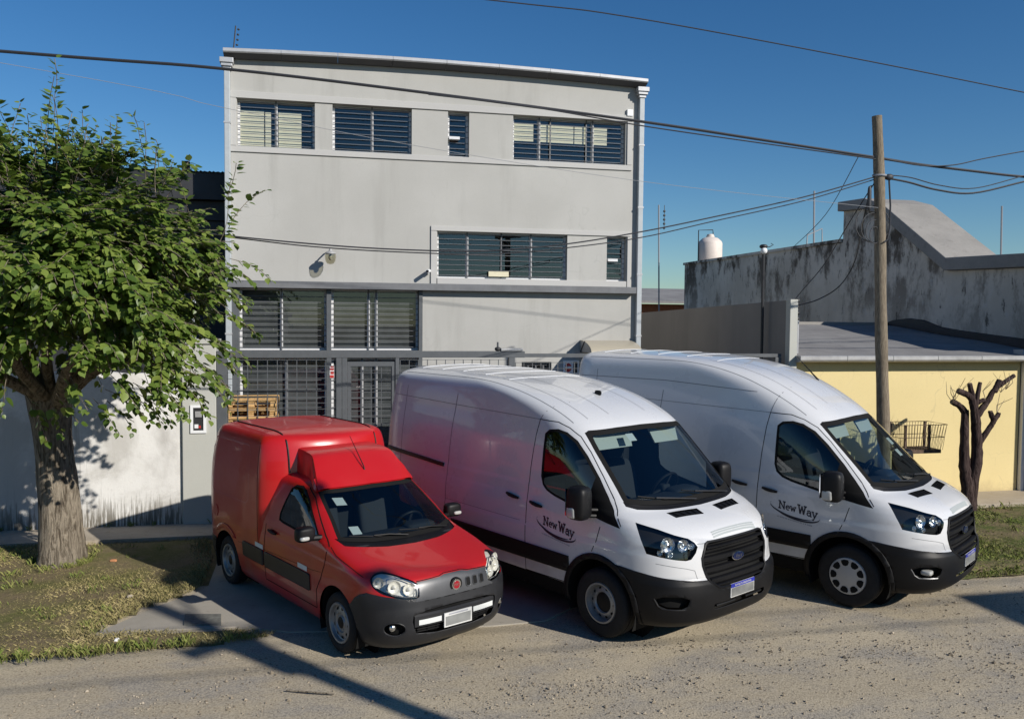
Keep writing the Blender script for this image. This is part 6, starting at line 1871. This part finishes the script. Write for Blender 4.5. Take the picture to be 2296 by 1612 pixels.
limbs = [[(-.1, 0, 2.0), (.5, -.1, 2.6), (1.2, -.1, 2.95), (1.8, 0, 3.0)], [(-.1, 0, 2.1), (-.7, -.1, 2.8), (-1.5, 0, 3.4), (-2.2, .1, 3.7)], [(-.1, 0, 2.1), (-.1, -.3, 3.0), (0, -.4, 4.2), (.02, -.3, 5.3)], [(-.1, .05, 2.1), (.4, .4, 3.1), (.9, .5, 4.2), (1.1, .4, 5.0)],
         [(-.1, 0, 2.1), (.4, -.5, 2.8), (1.0, -.9, 3.4), (1.7, -1.0, 3.9)], [(-.1, 0, 2.1), (-.3, -.8, 2.7), (-.2, -1.4, 3.1), (0, -1.9, 3.2)], [(-.1, 0, 2.1), (-.7, .4, 3.2), (-1.0, .5, 4.3), (-1.0, .4, 5.0)], [(-.1, 0, 2.1), (.5, -.5, 2.6), (1.2, -.7, 2.8), (1.75, -.6, 2.7)],
         [(-.1, 0, 2.1), (.7, .3, 3.2), (1.4, .2, 3.9), (2.0, .1, 4.3)], [(-.1, 0, 2.1), (-.9, -.6, 2.7), (-1.6, -.8, 2.8), (-2.2, -.7, 2.6)], [(-.1, 0, 2.1), (.5, .8, 2.9), (1.0, 1.3, 3.4), (1.3, 1.5, 3.9)], [(0, -.1, 2.1), (.3, -.9, 2.6), (.6, -1.5, 2.9), (.9, -1.9, 2.9)]]
nodes = []
limbs = [[(x + .18 * max(0, z - 2), y - .55 * max(0, min(z, 4.2) - 2), z) for x, y, z in L] for L in limbs]
for i, L in enumerate(limbs):
    L = [Vector(L[0])] + [Vector(L[0]).lerp(Vector(p), .82) for p in L[1:]]
    q = MB(); limb(q, L, .085, .012, 40 + i, 8, 6); q.build('branch', M['bark'], TR)
    P = [Vector(p) for p in L]
    for k in range(40):
        s = rt.uniform(.25, 1) * (len(P) - 1); a = int(min(s, len(P) - 2)); nodes.append(P[a].lerp(P[a + 1], s - a))
C0 = Vector((.42, -1.25, 3.72))
leafT = []; tw = MB()
def shoot(p, d, L, droop, ls):
    """a twig with alternate leaves"""
    n = int(L / .046); pos = Vector(p); d = Vector(d).normalized(); path = [pos.copy()]
    for i in range(n):
        d = (d + Vector((rt.uniform(-.10, .10), rt.uniform(-.10, .10), rt.uniform(-.08, .08) - droop * .10))).normalized()
        pos = pos + d * .046
        path.append(pos.copy())
        if i > 0:
            for rep in range(1 if rt.random() < .75 else 2):
                a = rt.uniform(0, 2 * math.pi); side = d.cross(Vector((math.cos(a) * .5, math.sin(a) * .5, rt.choice((-1, 1)))))
                if side.length < .1: continue
                side.normalize()
                ld = (side * .75 + d * .6 + Vector((0, 0, -.12 - .30 * rt.random()))).normalized()
                up = (Vector((0, 0, 1)) * .8 + to_sun * .6 + Vector((rt.uniform(-.45, .45), rt.uniform(-.45, .45), 0))).normalized()
                x = ld.cross(up).normalized(); nz = x.cross(ld).normalized()
                s = ls * rt.uniform(.55, 1.35) * (1 - .4 * i / n)
                o_ = pos + ld * .025
                leafT.append((o_, x * s, ld * s, nz * s))
    tw.tube(path[::3] + [path[-1]], .004, 4, caps=False)
def env(dx, dy, dz):      # crown outline: how far it reaches in that direction
    az = math.atan2(dy, dx)
    rx = 2.0 if dx > 0 else 2.7; ry = 1.75
    rz = 1.62 if dz > 0 else 1.85
    k = 1 / math.sqrt((dx / rx) ** 2 + (dy / ry) ** 2 + (dz / rz) ** 2 + 1e-9)
    return k * (.90 + .12 * math.sin(3 * az + 4 * dz) + .07 * math.sin(7 * az - 5 * dz))
cnt = 0
while cnt < 370:
    u = Vector((rt.gauss(0, 1), rt.gauss(0, 1), rt.gauss(0, 1))).normalized()
    if u.z < -.72: continue
    k = env(*u) * (rt.uniform(.25, 1) ** .4)
    p = C0 + u * k * .80
    if p.z < 2.0 and p.x < .6: continue
    flat = Vector((u.x, u.y, u.z * .35)).normalized()
    base = (flat + Vector((rt.uniform(-.35, .35), rt.uniform(-.35, .35), .75 if p.z > 4.5 else rt.uniform(-.35, .15)))).normalized()
    for q in range(rt.randint(5, 8)):
        d = (base + Vector((rt.uniform(-.5, .5), rt.uniform(-.5, .5), rt.uniform(-.18, .22)))).normalized()
        shoot(p + Vector((rt.uniform(-.16, .16), rt.uniform(-.16, .16), rt.uniform(-.07, .07))), d, rt.uniform(.28, .60), .7 if p.z < 4.3 else .25, .115)
    cnt += 1
# upright shoots on top, sprays hanging at the lower right
for (x, y, z, L) in ((.02, -.3, 5.2, 1.25), (-.05, -.3, 5.2, 1.0), (.1, -.25, 5.1, .9), (-.6, -.1, 5.0, .95), (1.02, .2, 5.0, .95), (1.35, .1, 4.8, .8), (-.2, -.1, 5.0, .8), (.65, .1, 5.0, .85), (.06, -.2, 5.0, .8), (-.35, -.2, 5.0, .75), (-.65, -.1, 4.9, .75), (-.85, .0, 4.9, .6), (1.0, .2, 4.95, .85), (.8, .1, 4.8, .75), (1.15, .2, 4.8, .7), (1.55, .1, 4.6, .65), (.5, 0, 4.9, .6), (-1.3, 0, 4.9, .7), (-1.8, 0, 4.6, .6), (2.0, .1, 4.75, .6), (2.05, .1, 4.4, .8), (1.95, .0, 4.2, .9)):
    x, y, z = 3.36 + (x - 3.36) * .9, y - 1.1, 3.22 + (z - 3.22) * .9; L *= .9
    shoot((x, y, z), (rt.uniform(-.15, .15) + (.5 if x > 2.0 else 0), rt.uniform(-.1, .1), 1), L, .1 if x < 1.9 else .5, .11)
for (x, y, z, dx, dz, L) in ((1.8, -.2, 3.25, 1, -.15, .85), (1.7, -.3, 3.0, 1, -.2, .8), (1.6, -.4, 2.75, 1, -.25, .85), (1.5, -.5, 2.6, 1, -.35, .9), (1.4, -.5, 2.45, 1, -.5, .75), (1.2, -.6, 2.4, .9, -.6, .7), (1.0, -.6, 2.35, .8, -.55, .75), (.6, -.5, 2.2, .9, -.45, .85), (.5, -.5, 2.1, .8, -.7, .6), (1.9, 0, 3.6, 1, 0, .6), (1.95, 0, 4.0, 1, -.2, .7), (.85, -.9, 2.55, .6, -.6, .7), (.3, -1.1, 2.5, .3, -.6, .6), (-.3, -1.3, 2.6, -.1, -.6, .5), (-.9, -1.1, 2.5, -.4, -.6, .5), (-.6, -.9, 2.3, -.2, -.5, .5), (.1, -.8, 2.25, .3, -.5, .55), (-1.3, -.9, 2.4, -.4, -.5, .5), (-.2, -.6, 2.2, .2, -.4, .5), (.9, -.7, 2.3, .9, -.4, .6), (1.75, -.1, 2.9, 1, -.45, .85), (1.6, -.2, 2.6, 1, -.6, .7)):
    x, y, z = 3.36 + (x - 3.36) * .9, y - .9, 3.22 + (z - 3.22) * .9; L *= .9
    for k in range(2): shoot((x + rt.uniform(-.1, .1), y + rt.uniform(-.2, .2), z + rt.uniform(-.08, .08)), (dx, rt.uniform(-.3, .3), dz), L * rt.uniform(.8, 1.05), .5, .11)
LV_ = [(0, 0, 0), (-.30, .12, .05), (-.42, .36, .06), (-.33, .64, .03), (-.13, .86, -.03), (0, 1.05, -.10), (.13, .86, -.03), (.33, .64, .03), (.42, .36, .06), (.30, .12, .05), (0, .40, -.03), (0, .72, -.05)]
LF_ = [(0, 10, 2, 1), (10, 11, 3, 2), (11, 5, 4, 3), (0, 9, 8, 10), (10, 8, 7, 11), (11, 7, 6, 5)]
leaf_me = mesh_of('leaf', LV_, LF_, M['leaf'], 4.0)
camL = Vector((3.36, -11.85, CAM_H))
def score(T):
    o_, x, y, nz = T
    vd = (camL - o_); dist = vd.length; vd.normalize()
    depth = (o_ - C0).length / max(.1, env(*((o_ - C0).normalized())))
    return abs(nz.dot(vd)) * y.length / dist * (1 if (o_ - C0).dot(vd) > .3 else .2) * min(1.2, depth)
leafT.sort(key=score, reverse=True)
for T in leafT[:300]:
    o_, x, y, nz = T
    L = bpy.data.objects.new('leaf', leaf_me); COL.objects.link(L); L.parent = TR
    L.matrix_local = Matrix(((x.x, y.x, nz.x, o_.x), (x.y, y.y, nz.y, o_.y), (x.z, y.z, nz.z, o_.z), (0, 0, 0, 1)))
A = np.array([[[*t[1]], [*t[2]], [*t[3]]] for t in leafT[300:]]); Oo = np.array([[*t[0]] for t in leafT[300:]])
VV = np.einsum('vk,nkc->nvc', np.array(LV_), A) + Oo[:, None]
FF = (np.arange(len(VV))[:, None, None] * 12 + np.array(LF_)[None]).reshape(-1, 4)
crown_o = link('foliage', mesh_of('foliage', VV.reshape(-1, 3).tolist(), FF.tolist(), M['leaf'], 4.0), TR); crown_o["kind"] = "stuff"
o = tw.build('twigs', M['bark'], TR, 0, fix=False); o["kind"] = "stuff"
print('leaves', len(leafT))

# ------------------------------------------------------------------ small things on the ground
tag(MB().add([(-1.51, 9.555, .0), (-1.13, 9.485, .0), (-1.09, 9.15, .0), (-1.47, 9.22, .0), (-1.51, 9.555, .012), (-1.13, 9.485, .012), (-1.09, 9.15, .012), (-1.47, 9.22, .012)], [(3, 2, 1, 0), (4, 5, 6, 7), (0, 1, 5, 4), (1, 2, 6, 5), (2, 3, 7, 6), (3, 0, 4, 7)]).build('drain_cover', pmat('cover_iron', (.14, .14, .125), .8, noise=(20, .3, 4)), None, 0), 'dark rectangular metal cover set in the concrete driveway', 'cover')
for x, y, s, mt_, lb in ((-2.03, 8.83, .035, 'litter', 'scrap of white paper on the grass near the road edge'), (-3.98, 10.62, .05, 'litter', 'crumpled white litter on the grass at the left edge'), (-2.73, 11.75, .045, 'terracotta', 'broken orange tile piece on the grass right of the tree trunk'), (-2.2, 10.2, .035, 'path', 'pale stone lying in the grass near the driveway'), (-3.75, 10.35, .04, 'path', 'flat pale stone in the grass below the tree')):
    q = MB().sup((x, y, .035), (s, s * .6, .018), .7, .5, 8, 5, Matrix.Rotation(x * 7, 3, 'Z'))
    tag(q.build('litter' if mt_ == 'litter' else 'stone', M[mt_], None, .5), lb, 'litter' if mt_ == 'litter' else 'stone')
tag(MB().tube([(-.35, 7.42, .004), (-.15, 7.33, .01), (.05, 7.27, .004)], .008, 5).build('stick', M['bark']), 'thin dead twig lying on the gravel road', 'twig')

# ------------------------------------------------------------------ across the street, behind the camera: what throws the shadows on the road
OP = empty('street_light_pole', (6.86, -.51, 0)); tag(OP, 'timber pole with cross-arm and street lamp behind the viewpoint', 'pole')
MB().tube([(0, 0, 0), (0, 0, 7.3)], [.14, .10], 14).build('pole_shaft', M['polewood'], OP)
MB().bar((-.42, -.34, 6.42), (.42, .34, 6.42), .13, .12).build('cross_arm', M['polewood'], OP, 0)
MB().tube([(-.16, .12, 5.75), (-.16, .12, 6.25)], .17, 14).build('transformer', M['zinc_dark'], OP)
MB().bar((-.45, .0, 6.38), (-.1, .35, 6.1), .07).build('arm_brace', M['rust'], OP, 0)
MB().tube([(0, 0, 6.7), (-.1, .6, 6.95), (-.26, 1.2, 7.0)], .03, 8).build('lamp_arm', M['zinc_dark'], OP)
MB().sup((-.30, 1.36, 6.98), (.14, .26, .08), .6, .7).build('lamp_head', M['zinc_dark'], OP)
for k, (x, y, z) in enumerate(((6.5, -.80, 6.5), (7.2, -.22, 6.5), (6.86, -.55, 5.9))):
    MB_ = MB().tube([(x - 40, y, z + .4), (x - 15, y, z - .25), (x, y, z), (x + 20, y, z - .3), (x + 45, y, z + .3)], .012, 5).build('overhead_wire', M['cable'])
    tag(MB_, ('outer left', 'outer right', 'lowest')[k] + ' power line strung from the timber pole behind the viewpoint', 'wire', 'power lines behind the viewpoint')
HH = empty('opposite_house', (18.34, -2.6, 0)); tag(HH, 'plain rendered house across the street behind the viewpoint', 'house')
MB().box(-4.97, 6, -7, 3.92, 0, 4.75).build('wall', M['trim_render'], HH, 0)
MB().box(-5.0, 6.2, -7.1, 3.98, 4.752, 5.0).build('roof_slab', M['cap_concrete'], HH, 0)
MB().box(-3.4, -2.3, 3.922, 3.96, 0, 2.1).build('door', M['steel_grey'], HH, 0)
MB().box(-.8, .9, 3.922, 3.96, 1.0, 2.2).build('window', M['corrugated'], HH, 0)
HL = empty('opposite_house', (-9.0, -5.5, 0)); tag(HL, 'long low house across the street, left of the viewpoint', 'house')
MB().box(-9, 7, -8, 0, 0, 3.2).build('wall', M['sidewall'], HL, 0)
MB().box(-9.2, 7.2, -8.2, .2, 3.202, 3.4).build('roof_slab', M['cap_concrete'], HL, 0)
